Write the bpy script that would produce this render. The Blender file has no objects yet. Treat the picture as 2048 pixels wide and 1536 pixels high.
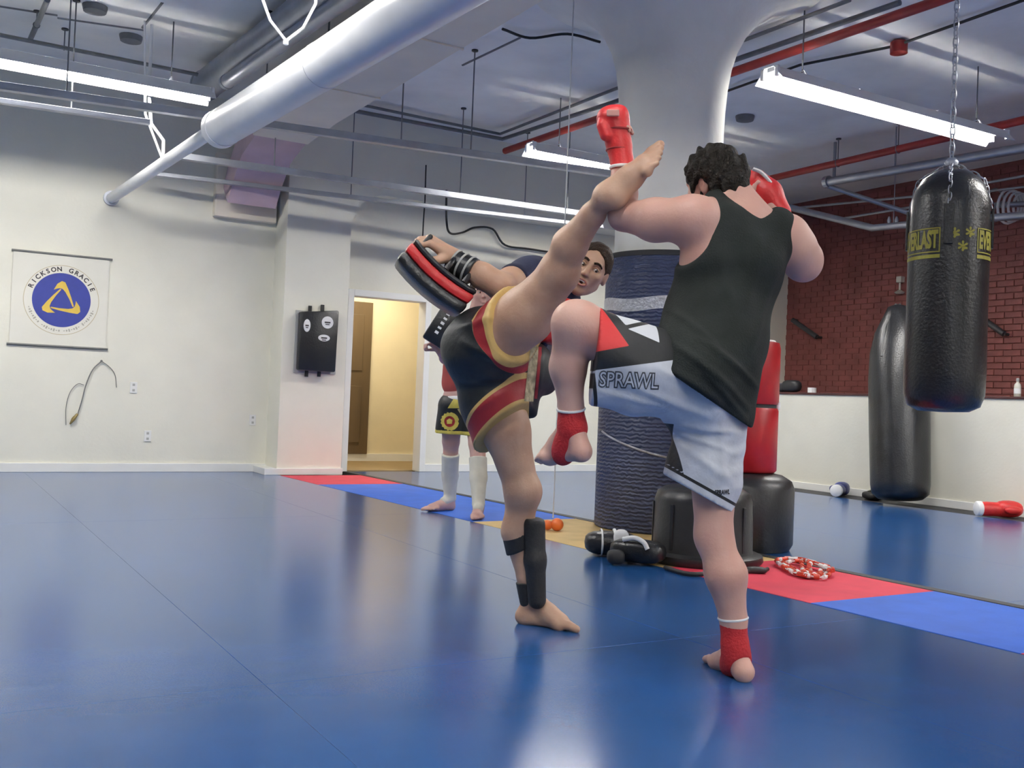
import bpy, bmesh, math, random
import numpy as np
from mathutils import Vector, Matrix
from mathutils.bvhtree import BVHTree

random.seed(7)
rng = np.random.default_rng(7)
SC = bpy.context.scene
COL = SC.collection

# ------------------------------------------------------------------ camera
IW, IH, FPX = 2048.0, 1536.0, 2016.3
YAW, PITCH, ROLL, CAMH = 0.5351, 0.01567, 0.04098, 0.9
_cy, _sy, _cp, _sp = math.cos(YAW), math.sin(YAW), math.cos(PITCH), math.sin(PITCH)
FW = np.array([_sy*_cp, _cy*_cp, _sp])
_r = np.array([_cy, -_sy, 0.0]); _u = np.cross(_r, FW)
RT = math.cos(ROLL)*_r + math.sin(ROLL)*_u
UP = -math.sin(ROLL)*_r + math.cos(ROLL)*_u
CC = np.array([0.0, 0.0, CAMH])
cam = bpy.data.cameras.new('camera'); camo = bpy.data.objects.new('camera', cam)
COL.objects.link(camo)
cam.sensor_width = 36.0; cam.lens = FPX/IW*36.0; cam.clip_start = 0.05; cam.clip_end = 100
camo.matrix_world = Matrix(((RT[0], UP[0], -FW[0], CC[0]), (RT[1], UP[1], -FW[1], CC[1]), (RT[2], UP[2], -FW[2], CC[2]), (0, 0, 0, 1)))
SC.camera = camo

# ------------------------------------------------------------------ world and exposure (an indoor hall: a faint grey ambient)
w = bpy.data.worlds.new('world'); SC.world = w; w.use_nodes = True
w.node_tree.nodes['Background'].inputs[0].default_value = (0.80, 0.86, 1.0, 1)
w.node_tree.nodes['Background'].inputs[1].default_value = 0.05
SC.view_settings.view_transform = 'Standard'; SC.view_settings.look = 'None'
SC.view_settings.gamma = 1.0; SC.view_settings.use_curve_mapping = False
SC.view_settings.exposure = 0.0
TUBE_POWER = 122.0          # radiance of the fluorescent tubes

# ------------------------------------------------------------------ measuring helpers: photograph pixel + a known plane or distance -> point in the hall
def ray(x, y): return FW + RT*(x-IW/2)/FPX - UP*(y-IH/2)/FPX
def on(x, y, ax, v):
    d = ray(x, y); t = (v-CC[ax])/d[ax]; return CC + t*d
def atd(x, y, dep): return CC + ray(x, y)*dep
def V3(p): return np.array(p, float)

# ------------------------------------------------------------------ materials
MATS = {}
def mat(name, col, rough=0.6, metal=0.0, noise=0.0, nscale=8.0, col2=None, bump=0.0, bscale=60.0, emit=None, estr=0.0, spec=0.5, coat=0.0, coord='Object', stretch=(1, 1, 1), detail=4.0, sheen=0.0):
    if name in MATS: return MATS[name]
    m = bpy.data.materials.new(name); m.use_nodes = True; MATS[name] = m
    nt = m.node_tree; b = nt.nodes['Principled BSDF']
    def c4(c): return (c[0], c[1], c[2], 1)
    b.inputs['Base Color'].default_value = c4(col); b.inputs['Roughness'].default_value = rough
    b.inputs['Metallic'].default_value = metal; b.inputs['Specular IOR Level'].default_value = spec
    b.inputs['Coat Weight'].default_value = coat
    if sheen: b.inputs['Sheen Weight'].default_value = sheen
    if noise or bump or col2:
        tc = nt.nodes.new('ShaderNodeTexCoord'); mp = nt.nodes.new('ShaderNodeMapping')
        mp.inputs['Scale'].default_value = stretch
        nt.links.new(tc.outputs[coord], mp.inputs[0])
        n = nt.nodes.new('ShaderNodeTexNoise'); n.inputs['Scale'].default_value = nscale; n.inputs['Detail'].default_value = detail
        nt.links.new(mp.outputs[0], n.inputs['Vector'])
        if noise or col2:
            cr = nt.nodes.new('ShaderNodeValToRGB')
            a = c4([max(0, x*(1-noise)) for x in col]); d = c4(col2) if col2 else c4([min(1, x*(1+noise)) for x in col])
            cr.color_ramp.elements[0].position = 0.3; cr.color_ramp.elements[1].position = 0.7
            cr.color_ramp.elements[0].color = a; cr.color_ramp.elements[1].color = d
            nt.links.new(n.outputs['Fac'], cr.inputs[0]); nt.links.new(cr.outputs[0], b.inputs['Base Color'])
        if bump:
            n2 = nt.nodes.new('ShaderNodeTexNoise'); n2.inputs['Scale'].default_value = bscale; n2.inputs['Detail'].default_value = 3
            nt.links.new(mp.outputs[0], n2.inputs['Vector'])
            bp = nt.nodes.new('ShaderNodeBump'); bp.inputs['Strength'].default_value = bump; bp.inputs['Distance'].default_value = 0.01
            nt.links.new(n2.outputs['Fac'], bp.inputs['Height']); nt.links.new(bp.outputs[0], b.inputs['Normal'])
    if emit:
        b.inputs['Emission Color'].default_value = c4(emit); b.inputs['Emission Strength'].default_value = estr
    return m

# ------------------------------------------------------------------ object helpers
def wloc(o):
    p = np.zeros(3)
    while o is not None:
        p = p + np.array(o.location); o = o.parent
    return p
def tag(o, label=None, cat=None, group=None, kind=None):
    if label: o['label'] = label
    if cat: o['category'] = cat
    if group: o['group'] = group
    if kind: o['kind'] = kind
    return o
def thing(name, loc, label, cat, group=None, kind=None):
    o = bpy.data.objects.new(name, None); COL.objects.link(o); o.location = [float(x) for x in loc]
    o.empty_display_size = 0.1
    return tag(o, label, cat, group, kind)
class MB:
    """collects vertices and faces in hall coordinates"""
    def __init__(s): s.v = []; s.f = []
    def add(s, v, f):
        n = len(s.v); s.v += [tuple(float(c) for c in p) for p in v]; s.f += [tuple(n+i for i in q) for q in f]; return s
    def box(s, lo, hi, bev=0.0):
        x0, y0, z0 = lo; x1, y1, z1 = hi
        v = [(x0,y0,z0),(x1,y0,z0),(x1,y1,z0),(x0,y1,z0),(x0,y0,z1),(x1,y0,z1),(x1,y1,z1),(x0,y1,z1)]
        return s.add(v, [(0,3,2,1),(4,5,6,7),(0,1,5,4),(1,2,6,5),(2,3,7,6),(3,0,4,7)])
    def obox(s, c, ax, half):
        """oriented box: centre, three axes, three half sizes"""
        c = V3(c); A = [V3(a)*h for a, h in zip(ax, half)]
        v = [c + i*A[0] + j*A[1] + k*A[2] for k in (-1, 1) for i, j in ((-1,-1),(1,-1),(1,1),(-1,1))]
        return s.add(v, [(0,3,2,1),(4,5,6,7),(0,1,5,4),(1,2,6,5),(2,3,7,6),(3,0,4,7)])
    def tube(s, pts, r, n=10, cap=True, closed=False):
        pts = [V3(p) for p in pts]; m = len(pts)
        rr = r if hasattr(r, '__len__') else [r]*m
        base = len(s.v); prev = None
        for i, p in enumerate(pts):
            if closed: t = pts[(i+1) % m] - pts[i-1]
            else: t = pts[min(i+1, m-1)] - pts[max(i-1, 0)]
            t = t/(np.linalg.norm(t)+1e-9)
            if prev is None:
                a = np.array([0, 0, 1.0]) if abs(t[2]) < 0.9 else np.array([1.0, 0, 0])
                e1 = np.cross(a, t)
            else:
                e1 = prev - t*(prev@t)
            e1 = e1/(np.linalg.norm(e1)+1e-9); e2 = np.cross(t, e1); prev = e1
            for k in range(n):
                a = 2*math.pi*k/n
                s.v.append(tuple(p + rr[i]*(math.cos(a)*e1 + math.sin(a)*e2)))
        for i in range(m if closed else m-1):
            for k in range(n):
                j = (i+1) % m
                s.f.append((base+i*n+k, base+i*n+(k+1) % n, base+j*n+(k+1) % n, base+j*n+k))
        if cap and not closed:
            s.f.append(tuple(base+k for k in range(n))[::-1]); s.f.append(tuple(base+(m-1)*n+k for k in range(n)))
        return s
    def lathe(s, prof, c, n=32, sx=1.0, sy=1.0, ax=None):
        """profile [(r, h)...] turned about a vertical (or given) axis through c"""
        c = V3(c)
        if ax is None: E = np.eye(3)
        else:
            z = V3(ax)/np.linalg.norm(ax); a = np.array([1.0, 0, 0]) if abs(z[0]) < 0.8 else np.array([0, 1.0, 0])
            x = np.cross(a, z); x /= np.linalg.norm(x); E = np.array([x, np.cross(z, x), z])
        base = len(s.v)
        for r, h in prof:
            for k in range(n):
                a = 2*math.pi*k/n
                s.v.append(tuple(c + E.T@np.array([r*math.cos(a)*sx, r*math.sin(a)*sy, h])))
        for i in range(len(prof)-1):
            for k in range(n):
                s.f.append((base+i*n+k, base+i*n+(k+1) % n, base+(i+1)*n+(k+1) % n, base+(i+1)*n+k))
        s.f.append(tuple(base+k for k in range(n))[::-1]); s.f.append(tuple(base+(len(prof)-1)*n+k for k in range(n)))
        return s
    def prism(s, poly, o, ex, ey, ez, t):
        """flat outline (2-D points) given a thickness t along ez"""
        o, ex, ey, ez = V3(o), V3(ex), V3(ey), V3(ez); n = len(poly)
        v = [o + x*ex + y*ey for x, y in poly] + [o + x*ex + y*ey + t*ez for x, y in poly]
        f = [tuple(range(n))[::-1], tuple(range(n, 2*n))] + [(i, (i+1) % n, n+(i+1) % n, n+i) for i in range(n)]
        return s.add(v, f)
    def build(s, name, m, parent=None, smooth=False, bevel=0.0, sub=0, kind=None, label=None):
        me = bpy.data.meshes.new(name)
        off = wloc(parent) if parent is not None else np.zeros(3)
        me.from_pydata([tuple(np.array(p)-off) for p in s.v], [], s.f)
        me.validate(); me.update()
        o = bpy.data.objects.new(name, me); COL.objects.link(o); me.materials.append(m)
        if parent is not None: o.parent = parent
        bm = bmesh.new(); bm.from_mesh(me); bmesh.ops.recalc_face_normals(bm, faces=bm.faces); 
        if bevel:
            bmesh.ops.bevel(bm, geom=[e for e in bm.edges if len(e.link_faces) == 2 and e.calc_face_angle(0) > 0.5], offset=bevel, segments=2, affect='EDGES', profile=0.5)
        bm.to_mesh(me); bm.free()
        if smooth:
            for p in me.polygons: p.use_smooth = True
            try: me.set_sharp_from_angle(angle=math.radians(smooth if smooth > 1 else 50))
            except Exception: pass
        if sub:
            md = o.modifiers.new('subdivision', 'SUBSURF'); md.levels = sub; md.render_levels = sub
        if kind: o['kind'] = kind
        if label: o['label'] = label
        return o
def one(name, mb, m, label, cat, group=None, **k):
    """a thing that is a single mesh, its origin at its base"""
    a = np.array(mb.v); loc = [(a[:, 0].min()+a[:, 0].max())/2, (a[:, 1].min()+a[:, 1].max())/2, a[:, 2].min()]
    mb.v = [tuple(np.array(p)-np.array(loc)) for p in mb.v]
    o = mb.build(name, m, None, **k); o.location = loc
    return tag(o, label, cat, group)
def smoothpath(pts, n=8):
    """Catmull-Rom through points"""
    P = [V3(p) for p in pts]; P = [2*P[0]-P[1]] + P + [2*P[-1]-P[-2]]; out = []
    for i in range(1, len(P)-2):
        for k in range(n):
            t = k/n; a, b, c, d = P[i-1], P[i], P[i+1], P[i+2]
            out.append(0.5*((2*b)+(-a+c)*t+(2*a-5*b+4*c-d)*t*t+(-a+3*b-3*c+d)*t**3))
    out.append(P[-2]); return out
def text_mesh(txt, size, ext=0.0, bold=0.0):
    """2-D lettering -> (verts Nx3, faces), centred"""
    cu = bpy.data.curves.new('lettering', 'FONT'); cu.body = txt; cu.size = size; cu.align_x = 'CENTER'; cu.align_y = 'CENTER'
    cu.offset = bold; cu.resolution_u = 3; cu.extrude = ext
    o = bpy.data.objects.new('lettering_tmp', cu); COL.objects.link(o)
    dg = bpy.context.evaluated_depsgraph_get(); me = o.evaluated_get(dg).to_mesh()
    v = np.array([tuple(p.co) for p in me.vertices]).reshape(-1, 3); f = [tuple(p.vertices) for p in me.polygons]
    o.evaluated_get(dg).to_mesh_clear(); bpy.data.objects.remove(o); bpy.data.curves.remove(cu)
    return v, f
# ================================================================== MATERIALS
M_wall = mat('cream_wall_paint', (0.81, 0.79, 0.68), 0.55, noise=0.03, nscale=2.5, bump=0.12, bscale=35)
M_trim = mat('white_trim_paint', (0.83, 0.83, 0.80), 0.4, noise=0.02, nscale=5)
M_ceil = mat('grey_concrete_ceiling', (0.89, 0.885, 0.85), 0.8, noise=0.10, nscale=1.3, bump=0.25, bscale=14)
M_conc = mat('cream_concrete', (0.87, 0.85, 0.77), 0.7, noise=0.05, nscale=3, bump=0.2, bscale=20)
M_blue = mat('blue_vinyl_mat', (0.017, 0.082, 0.25), 0.17, noise=0.10, nscale=1.6, bump=0.03, bscale=260, spec=0.7)
M_tblue = mat('bright_blue_foam', (0.030, 0.125, 0.55), 0.6, noise=0.08, nscale=6, bump=0.15, bscale=200, spec=0.3)
M_tred = mat('red_foam', (0.66, 0.050, 0.085), 0.6, noise=0.08, nscale=6, bump=0.15, bscale=200, spec=0.25)
M_tyel = mat('tan_yellow_foam', (0.60, 0.42, 0.17), 0.6, noise=0.10, nscale=6, bump=0.15, bscale=200, spec=0.3)
M_blackrub = mat('black_rubber', (0.018, 0.018, 0.020), 0.6, noise=0.15, nscale=20)
M_brick = mat('red_painted_brick', (0.21, 0.060, 0.052), 0.6, noise=0.22, nscale=3.0, bump=0.3, bscale=60)
M_mortar = mat('red_painted_mortar', (0.185, 0.056, 0.047), 0.8, noise=0.2, nscale=12)
M_beige = mat('beige_corridor_paint', (0.80, 0.70, 0.48), 0.6, noise=0.04, nscale=3)
M_brown = mat('dark_brown_wood', (0.13, 0.085, 0.04), 0.5, noise=0.2, nscale=5, stretch=(1, 1, 0.15))
M_galv = mat('galvanised_steel', (0.38, 0.40, 0.45), 0.42, metal=0.85, noise=0.10, nscale=6)
M_duct = mat('white_painted_duct', (0.78, 0.79, 0.80), 0.28, noise=0.04, nscale=5, spec=0.6)
M_redpipe = mat('red_sprinkler_paint', (0.33, 0.025, 0.020), 0.45, noise=0.12, nscale=9)
M_greypipe = mat('grey_conduit', (0.16, 0.165, 0.175), 0.5, noise=0.15, nscale=9)
M_dark = mat('dark_steel', (0.035, 0.035, 0.04), 0.5, noise=0.15, nscale=12)
M_hood = mat('white_enamel_reflector', (0.82, 0.83, 0.85), 0.4, noise=0.02, nscale=4)
M_tube = mat('fluorescent_tube', (0.9, 0.9, 0.92), 0.4, emit=(1.0, 0.97, 0.915), estr=TUBE_POWER)
M_blackmat = mat('matte_black', (0.014, 0.014, 0.016), 0.55, noise=0.15, nscale=10)
M_leather = mat('black_vinyl', (0.012, 0.0125, 0.014), 0.30, noise=0.25, nscale=7, bump=0.25, bscale=70, spec=0.5)
M_white = mat('white_cloth', (0.80, 0.80, 0.79), 0.7, noise=0.04, nscale=14)
M_cable = mat('black_cable', (0.012, 0.012, 0.012), 0.5, noise=0.1, nscale=10)

YB, XR, ZC, XB = 10.90, 8.95, 4.0, 11.2
# ================================================================== FLOOR
fl = MB().box((-7, -6, -0.30), (XB+0.4, 13.2, -0.055)).build('floor', mat('grey_screed', (0.16, 0.16, 0.17), 0.8, noise=0.1, nscale=4)); fl['kind'] = 'structure'
def sf(y): return 3.82 - 0.043*y            # front edge of the coloured border, it runs slightly askew
SW = 0.90
def slab(mb, poly, z0, z1):
    n = len(poly); mb.add([(x, y, z0) for x, y in poly] + [(x, y, z1) for x, y in poly], [tuple(range(n))[::-1], tuple(range(n, 2*n))] + [(i, (i+1) % n, n+(i+1) % n, n+i) for i in range(n)]); return mb
G = 0.0004
xs = [-7.0, -5.68, -4.02, -2.36, -0.70, 0.96, 2.62, None]; ys = [-6.0, -1.0, 3.03, 7.0, 10.9]
for i in range(len(xs)-1):
    for j in range(len(ys)-1):
        x0, y0, y1 = xs[i]+G, ys[j]+G, ys[j+1]-G
        if xs[i+1] is None: poly = [(x0, y0), (sf(y0)-G, y0), (sf(y1)-G, y1), (x0, y1)]
        else: poly = [(x0, y0), (xs[i+1]-G, y0), (xs[i+1]-G, y1), (x0, y1)]
        slab(MB(), poly, -0.05, 0).build('mat_panel', M_blue, fl, bevel=0.0008)
cols = [('r', 10.40, 9.37), ('b', 9.37, 8.40), ('b', 8.40, 7.42), ('b', 7.42, 6.45), ('y', 6.45, 5.42), ('y', 5.42, 4.39), ('r', 4.39, 3.36), ('b', 3.36, 2.34), ('r', 2.34, 1.31), ('b', 1.31, 0.28), ('y', 0.28, -0.75)]
for cch, y1, y0 in cols:
    y0 += G; y1 -= G
    poly = [(sf(y0)+G, y0), (sf(y0)+SW-G, y0), (sf(y1)+SW-G, y1), (sf(y1)+G, y1)]
    slab(MB(), poly, -0.05, 0.002).build('border_tile', {'r': M_tred, 'b': M_tblue, 'y': M_tyel}[cch], fl, bevel=0.0008)
slab(MB(), [(sf(-6)+SW, -6), (sf(-6)+SW+0.07, -6), (sf(10.9)+SW+0.07, 10.9), (sf(10.9)+SW, 10.9)], -0.05, 0.006).build('edge_strip', M_blackrub, fl, bevel=0.003)
ex = [None, 5.9, 7.4, 8.55]
for i in range(3):
    for j in range(len(ys)-1):
        y0, y1 = ys[j]+G, ys[j+1]-G
        if ex[i] is None: poly = [(sf(y0)+SW+0.075, y0), (ex[1]-G, y0), (ex[1]-G, y1), (sf(y1)+SW+0.075, y1)]
        else: poly = [(ex[i]+G, y0), (ex[i+1]-G, y0), (ex[i+1]-G, y1), (ex[i]+G, y1)]
        slab(MB(), poly, -0.05, 0).build('mat_panel', M_blue, fl, bevel=0.0008)
MB().box((8.555, -6, -0.05), (XR, 10.9, 0.0)).build('edge_strip', M_blackrub, fl)
MB().box((XR, -6, -0.05), (XB+0.1, 10.9, 0.0)).build('bare_floor', M_blackrub, fl)

# ================================================================== WALLS AND CEILING
DX0, DX1, DZ = 4.30, 5.21, 2.02
wb = MB()
for lo, hi in (((-7, YB, -0.05), (DX0-0.03, YB+0.15, ZC)), ((DX1+0.03, YB, -0.05), (XB+0.4, YB+0.15, ZC)), ((DX0-0.03, YB, DZ+0.03), (DX1+0.03, YB+0.15, ZC))): wb.box(lo, hi)
wbo = wb.build('wall_back', M_wall); wbo['kind'] = 'structure'
# pilaster beside the doorway, its top flaring out to the right
PX0, PX1, PY = on(557, 850, 1, 10.5)[0], on(692, 700, 1, 10.5)[0], 10.5
prof = [(PX0, 0), (PX1, 0), (PX1, 2.72)] + [(PX1+0.42*(1-math.cos(a)), 2.72+0.42*math.sin(a)) for a in np.linspace(0.15, math.pi/2, 8)] + [(PX1+0.42, ZC), (PX0, ZC)]
pl = MB().prism(prof, (0, PY, 0), (1, 0, 0), (0, 0, 1), (0, 1, 0), YB-PY).build('pilaster', M_wall, wbo, smooth=40)
MB().box((PX1+0.42, PY+0.02, 3.14), (XR+0.1, YB, ZC)).build('bulkhead', M_wall, wbo)
wl = MB().box((-7.15, -6, -0.05), (-7, 13, ZC)).build('wall_left', M_wall); wl['kind'] = 'structure'
wf = MB().box((-7.15, -6.15, -0.05), (XB+0.4, -6, ZC)).build('wall_front', M_wall); wf['kind'] = 'structure'
ce = MB().box((-7.15, -6.15, ZC), (XB+0.4, 13.2, ZC+0.2)).build('ceiling', M_ceil); ce['kind'] = 'structure'
# board-form ribs left in the concrete
for k, (a, b) in enumerate([((0, 12), (115, 30)), ((115, 35), (290, 60)), ((285, 55), (325, 5)), ((735, 40), (905, 65)), ((925, 130), (1040, 75))]):
    MB().tube([on(*a, 2, ZC), on(*b, 2, ZC)], 0.012, 6).build('board_mark', M_greypipe, ce)
bb = MB().box((-7, YB-0.02, 0), (PX0, YB, 0.09)).build('baseboard_back', M_trim, bevel=0.004); bb['kind'] = 'structure'
MB().box((PX0-0.14, PY-0.03, 0), (PX1+0.01, PY, 0.07)).build('pilaster_base', M_trim, bb, bevel=0.004)
MB().box((PX0-0.14, PY, 0), (PX0, YB-0.02, 0.07)).build('pilaster_return', M_trim, bb, bevel=0.004)
MB().box((DX1+0.075, YB-0.02, 0), (XR, YB, 0.09)).build('baseboard_run', M_trim, bb, bevel=0.004)
# doorway: frame, corridor behind it
d1 = MB().box((DX0-0.075, YB-0.03, 0), (DX0, YB+0.17, DZ+0.075)).box((DX1, YB-0.03, 0), (DX1+0.075, YB+0.17, DZ+0.075)).box((DX0, YB-0.03, DZ), (DX1, YB+0.17, DZ+0.075)).build('door_1', M_trim, bevel=0.005); d1['kind'] = 'structure'
cor = MB().box((3.2, 12.6, -0.05), (8.2, 12.75, 2.7)).box((3.05, YB+0.15, -0.05), (3.2, 12.6, 2.7)).box((8.2, YB+0.15, -0.05), (8.35, 12.6, 2.7)).box((3.05, YB+0.15, 2.7), (8.35, 12.75, 2.8)).build('wall_corridor', M_beige); cor['kind'] = 'structure'
MB().box((3.2, YB+0.15, -0.05), (8.2, 12.6, 0.004)).build('corridor_floor', mat('tan_corridor_floor', (0.30, 0.21, 0.10), 0.5, noise=0.1, nscale=4), cor)
MB().box((4.6, 12.57, 0.004), (8.2, 12.6, 0.10)).build('corridor_skirting', M_trim, cor)
p0, p1 = on(702, 800, 1, 12.6)[0]-0.5, on(740, 700, 1, 12.6)[0]
ds = MB().box((p0, 12.55, 0.10), (p1, 12.60, 2.12)).build('door_2', M_brown, bevel=0.006); ds['kind'] = 'structure'
for z0 in (0.25, 1.2): MB().box((p0+0.12, 12.535, z0), (p1-0.12, 12.55, z0+0.75)).build('door_panel', M_brown, ds, bevel=0.006)
lamp = thing('corridor_fill_light', (4.9, 11.8, 2.645), 'unseen flat ceiling light added to brighten the corridor behind the doorway', 'lamp')  # out of view, added to brighten the corridor and the door jamb
MB().box((4.3, 11.65, 2.66), (5.5, 11.95, 2.70)).build('fill_housing', M_hood, lamp, bevel=0.004)
MB().box((4.33, 11.68, 2.645), (5.47, 11.92, 2.66)).build('diffuser', mat('corridor_fill_glow', (0.9, 0.9, 0.85), 0.5, emit=(1.0, 0.90, 0.70), estr=42.0), lamp)
# right side: white knee wall with a dark ledge, brick wall set back behind it
kw = MB().box((XR, -6, -0.05), (XR+0.14, 10.9, 1.10)).build('wall_right', M_wall); kw['kind'] = 'structure'
MB().box((XR-0.015, -6, 1.10), (XR+0.17, 10.9, 1.125)).build('ledge', mat('dark_red_ledge', (0.06, 0.016, 0.014), 0.5, noise=0.2, nscale=6), kw, bevel=0.004)
br = MB().box((XR-0.016, -6, 0), (XR, 10.9, 0.08)).build('baseboard_right', M_trim, bevel=0.004); br['kind'] = 'structure'
wk = MB().box((XB, -6, -0.05), (XB+0.3, 11.0, ZC)).build('wall_brick', M_mortar); wk['kind'] = 'structure'
# bricks: those in view are real, one mesh shared
bw, bh, bd, mj = 0.216, 0.066, 0.009, 0.010
bmesh_brick = MB().box((-0.008, -bw/2, 0), (bd, bw/2, bh)).build('brick', M_brick, wk, bevel=0.003)
bme = bmesh_brick.data; first = True; rest = MB(); cand = []
row = 0; z = 0.60
while z < ZC-0.07:
    y = 4.9 + (0.5*(bw+mj) if row % 2 else 0)
    while y < 10.8:
        cand.append((y+bw/2, z)); y += bw+mj
    z += bh+mj; row += 1
cand.sort(key=lambda q: (q[0] - 6.4)**2 + 3*(q[1] - 1.9)**2)
for k, (y, z) in enumerate(cand):
    jx = rng.uniform(-0.002, 0.002)
    if k < 300:
        o = bmesh_brick if first else bmesh_brick.copy()
        if not first: COL.objects.link(o); o.parent = wk
        first = False; o.location = (XB-bd+jx, y, z)
    else: rest.box((XB-bd+jx, y-bw/2, z), (XB+0.008, y+bw/2, z+bh))
rest.build('far_bricks', M_brick, wk, kind='stuff')

# ================================================================== MUSHROOM COLUMN, wrapped in navy mats
CX, CY = 4.75, 5.85
pr = [(0.385, -0.05), (0.385, 2.90), (0.39, 3.08), (0.402, 3.24), (0.425, 3.39), (0.465, 3.53), (0.53, 3.66), (0.63, 3.78), (0.78, 3.89), (0.98, 3.97), (1.10, 4.0)]
cl = thing('column', (CX, CY, 0), 'round cream concrete column with a flaring mushroom capital', 'column'); del cl['category']; del cl['label']; cl['kind'] = 'structure'
cl.name = 'trim_1'
MB().lathe(pr, (CX, CY, 0), 64).build('shaft', M_conc, cl, smooth=60)
M_navy = mat('navy_quilted_vinyl', (0.035, 0.047, 0.10), 0.42, noise=0.15, nscale=5)
nt = M_navy.node_tree; b = nt.nodes['Principled BSDF']
tc = nt.nodes.new('ShaderNodeTexCoord'); mp = nt.nodes.new('ShaderNodeMapping'); mp.inputs['Scale'].default_value = (1, 1, 1)
wv = nt.nodes.new('ShaderNodeTexWave'); wv.wave_type = 'BANDS'; wv.bands_direction = 'Z'; wv.inputs['Scale'].default_value = 11; wv.inputs['Distortion'].default_value = 3.5; wv.inputs['Detail'].default_value = 1.5; wv.inputs['Detail Scale'].default_value = 2.5
bp = nt.nodes.new('ShaderNodeBump'); bp.inputs['Strength'].default_value = 0.6; bp.inputs['Distance'].default_value = 0.008
nt.links.new(tc.outputs['Object'], mp.inputs[0]); nt.links.new(mp.outputs[0], wv.inputs['Vector']); nt.links.new(wv.outputs['Fac'], bp.inputs['Height']); nt.links.new(bp.outputs[0], b.inputs['Normal'])
M_tape = mat('silver_tape', (0.55, 0.56, 0.60), 0.3, metal=0.5, noise=0.2, nscale=30, bump=0.5, bscale=50)
cw = thing('column_wrap', (CX, CY, 0.0), 'navy quilted mats taped around the round column', 'mat')
def ring(r0, r1, z0, z1, a0=0.0, a1=2*math.pi, n=72, jit=0.0):
    mb = MB(); full = abs(a1-a0-2*math.pi) < 1e-6
    m = n if full else n+1
    for k in range(m):
        a = a0+(a1-a0)*k/n
        for r, z in ((r0, z0), (r1, z0+0.0), (r1, z1), (r0, z1)):
            mb.v.append((CX+r*math.cos(a), CY+r*math.sin(a), z+jit*math.sin(5*a)))
    for k in range(m if full else n):
        j = (k+1) % m
        for q in range(4): mb.f.append((k*4+q, k*4+(q+1) % 4, j*4+(q+1) % 4, j*4+q))
    if not full: mb.f += [(0, 1, 2, 3), tuple((m-1)*4+q for q in (3, 2, 1, 0))]
    return mb
ring(0.387, 0.440, 0.99, 1.985).build('upper_mat', M_navy, cw, bevel=0.012, smooth=40)
ring(0.387, 0.455, 0.004, 1.0).build('lower_mat', M_navy, cw, bevel=0.012, smooth=40)
ring(0.440, 0.444, 1.57, 1.66, jit=0.012).build('tape_band', M_tape, cw, smooth=40)
ring(0.438, 0.4445, 1.955, 1.992).build('dark_rim', M_blackmat, cw, smooth=40)
cord = [(CX+0.462*math.cos(a), CY+0.462*math.sin(a), z) for a, z in zip(np.radians(np.linspace(168, 275, 30)), 0.70-0.19*np.sin(np.linspace(0.0, 1.45, 30)))]
MB().tube(cord, 0.007, 6).build('slack_cord', M_tape, cw, smooth=60)

# ================================================================== STRIP LIGHTS
def fixture(x0, y, z, label, L=2.85, lit=2):
    t = thing('strip_light', (x0+L/2, y, z), label, 'light', 'fluorescent strip lights')
    W, T = 0.145, 0.045
    for sd in (-1, 1):     # two wings; the slots beside the ballast box let some light up to the ceiling
        wing = [(sd*W, -0.045), (sd*0.0475, 0.066), (sd*0.0445, 0.063), (sd*(W-0.004), -0.047)]
        MB().prism(wing, (x0, y, z), (0, 1, 0), (0, 0, 1), (1, 0, 0), L).build('reflector_wing', M_hood, t)
    for e in (0.0, L/3, 2*L/3, L): MB().box((x0+min(e, L-0.012), y-0.064, z+0.060), (x0+min(e, L-0.012)+0.012, y+0.064, z+0.072)).build('cross_strap', M_hood, t)
    MB().box((x0+0.02, y-0.04, z+0.03), (x0+L-0.02, y+0.04, z+0.07)).build('ballast_box', M_hood, t, bevel=0.004)
    for s in (-1, 1):
        MB().tube([(x0+0.03, y+s*0.075, z+0.004), (x0+L-0.03, y+s*0.075, z+0.004)], 0.019, 10).build('tube', M_tube if s < 0 or lit == 2 else M_hood, t, smooth=60)
        for e in (0.014, L-0.014):
            MB().box((x0+e-0.012, y+s*0.075-0.017, z-0.02), (x0+e+0.012, y+s*0.075+0.017, z+0.06)).build('socket', M_hood, t, bevel=0.003)
    for e in (0.35, L-0.35):
        MB().tube([(x0+e, y, z+0.07), (x0+e, y, ZC)], 0.006, 6).build('hanger', M_greypipe, t)
        MB().tube([(x0+e, y-0.05, z+0.06), (x0+e, y-0.02, z+0.10), (x0+e, y+0.02, z+0.10), (x0+e, y+0.05, z+0.06)], 0.008, 6).build('bracket', M_hood, t)
ZL = 3.42
fixture(5.43, 5.56, ZL, 'glaring white strip light hanging right of the column above the heavy bag')
fixture(-0.73, 8.88, ZL, 'glaring white strip light at far left above the round emblem banner')
fixture(5.20, 8.62, ZL, 'white strip light half hidden behind the column and the raised red glove')
for x0, a in ((-0.73, 'left'), (5.43, 'right')):
    for y, q in ((2.25, 'first'), (-1.05, 'second'), (-4.3, 'last')):
        fixture(x0, y, ZL, 'white strip light overhead in the %s line, %s row short of the photographed ones' % (a, q), lit=2 if x0 > 0 or y < 0 else 1)
fixture(-0.73, 5.56, ZL, 'white strip light overhead left of the mushroom column')

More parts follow.
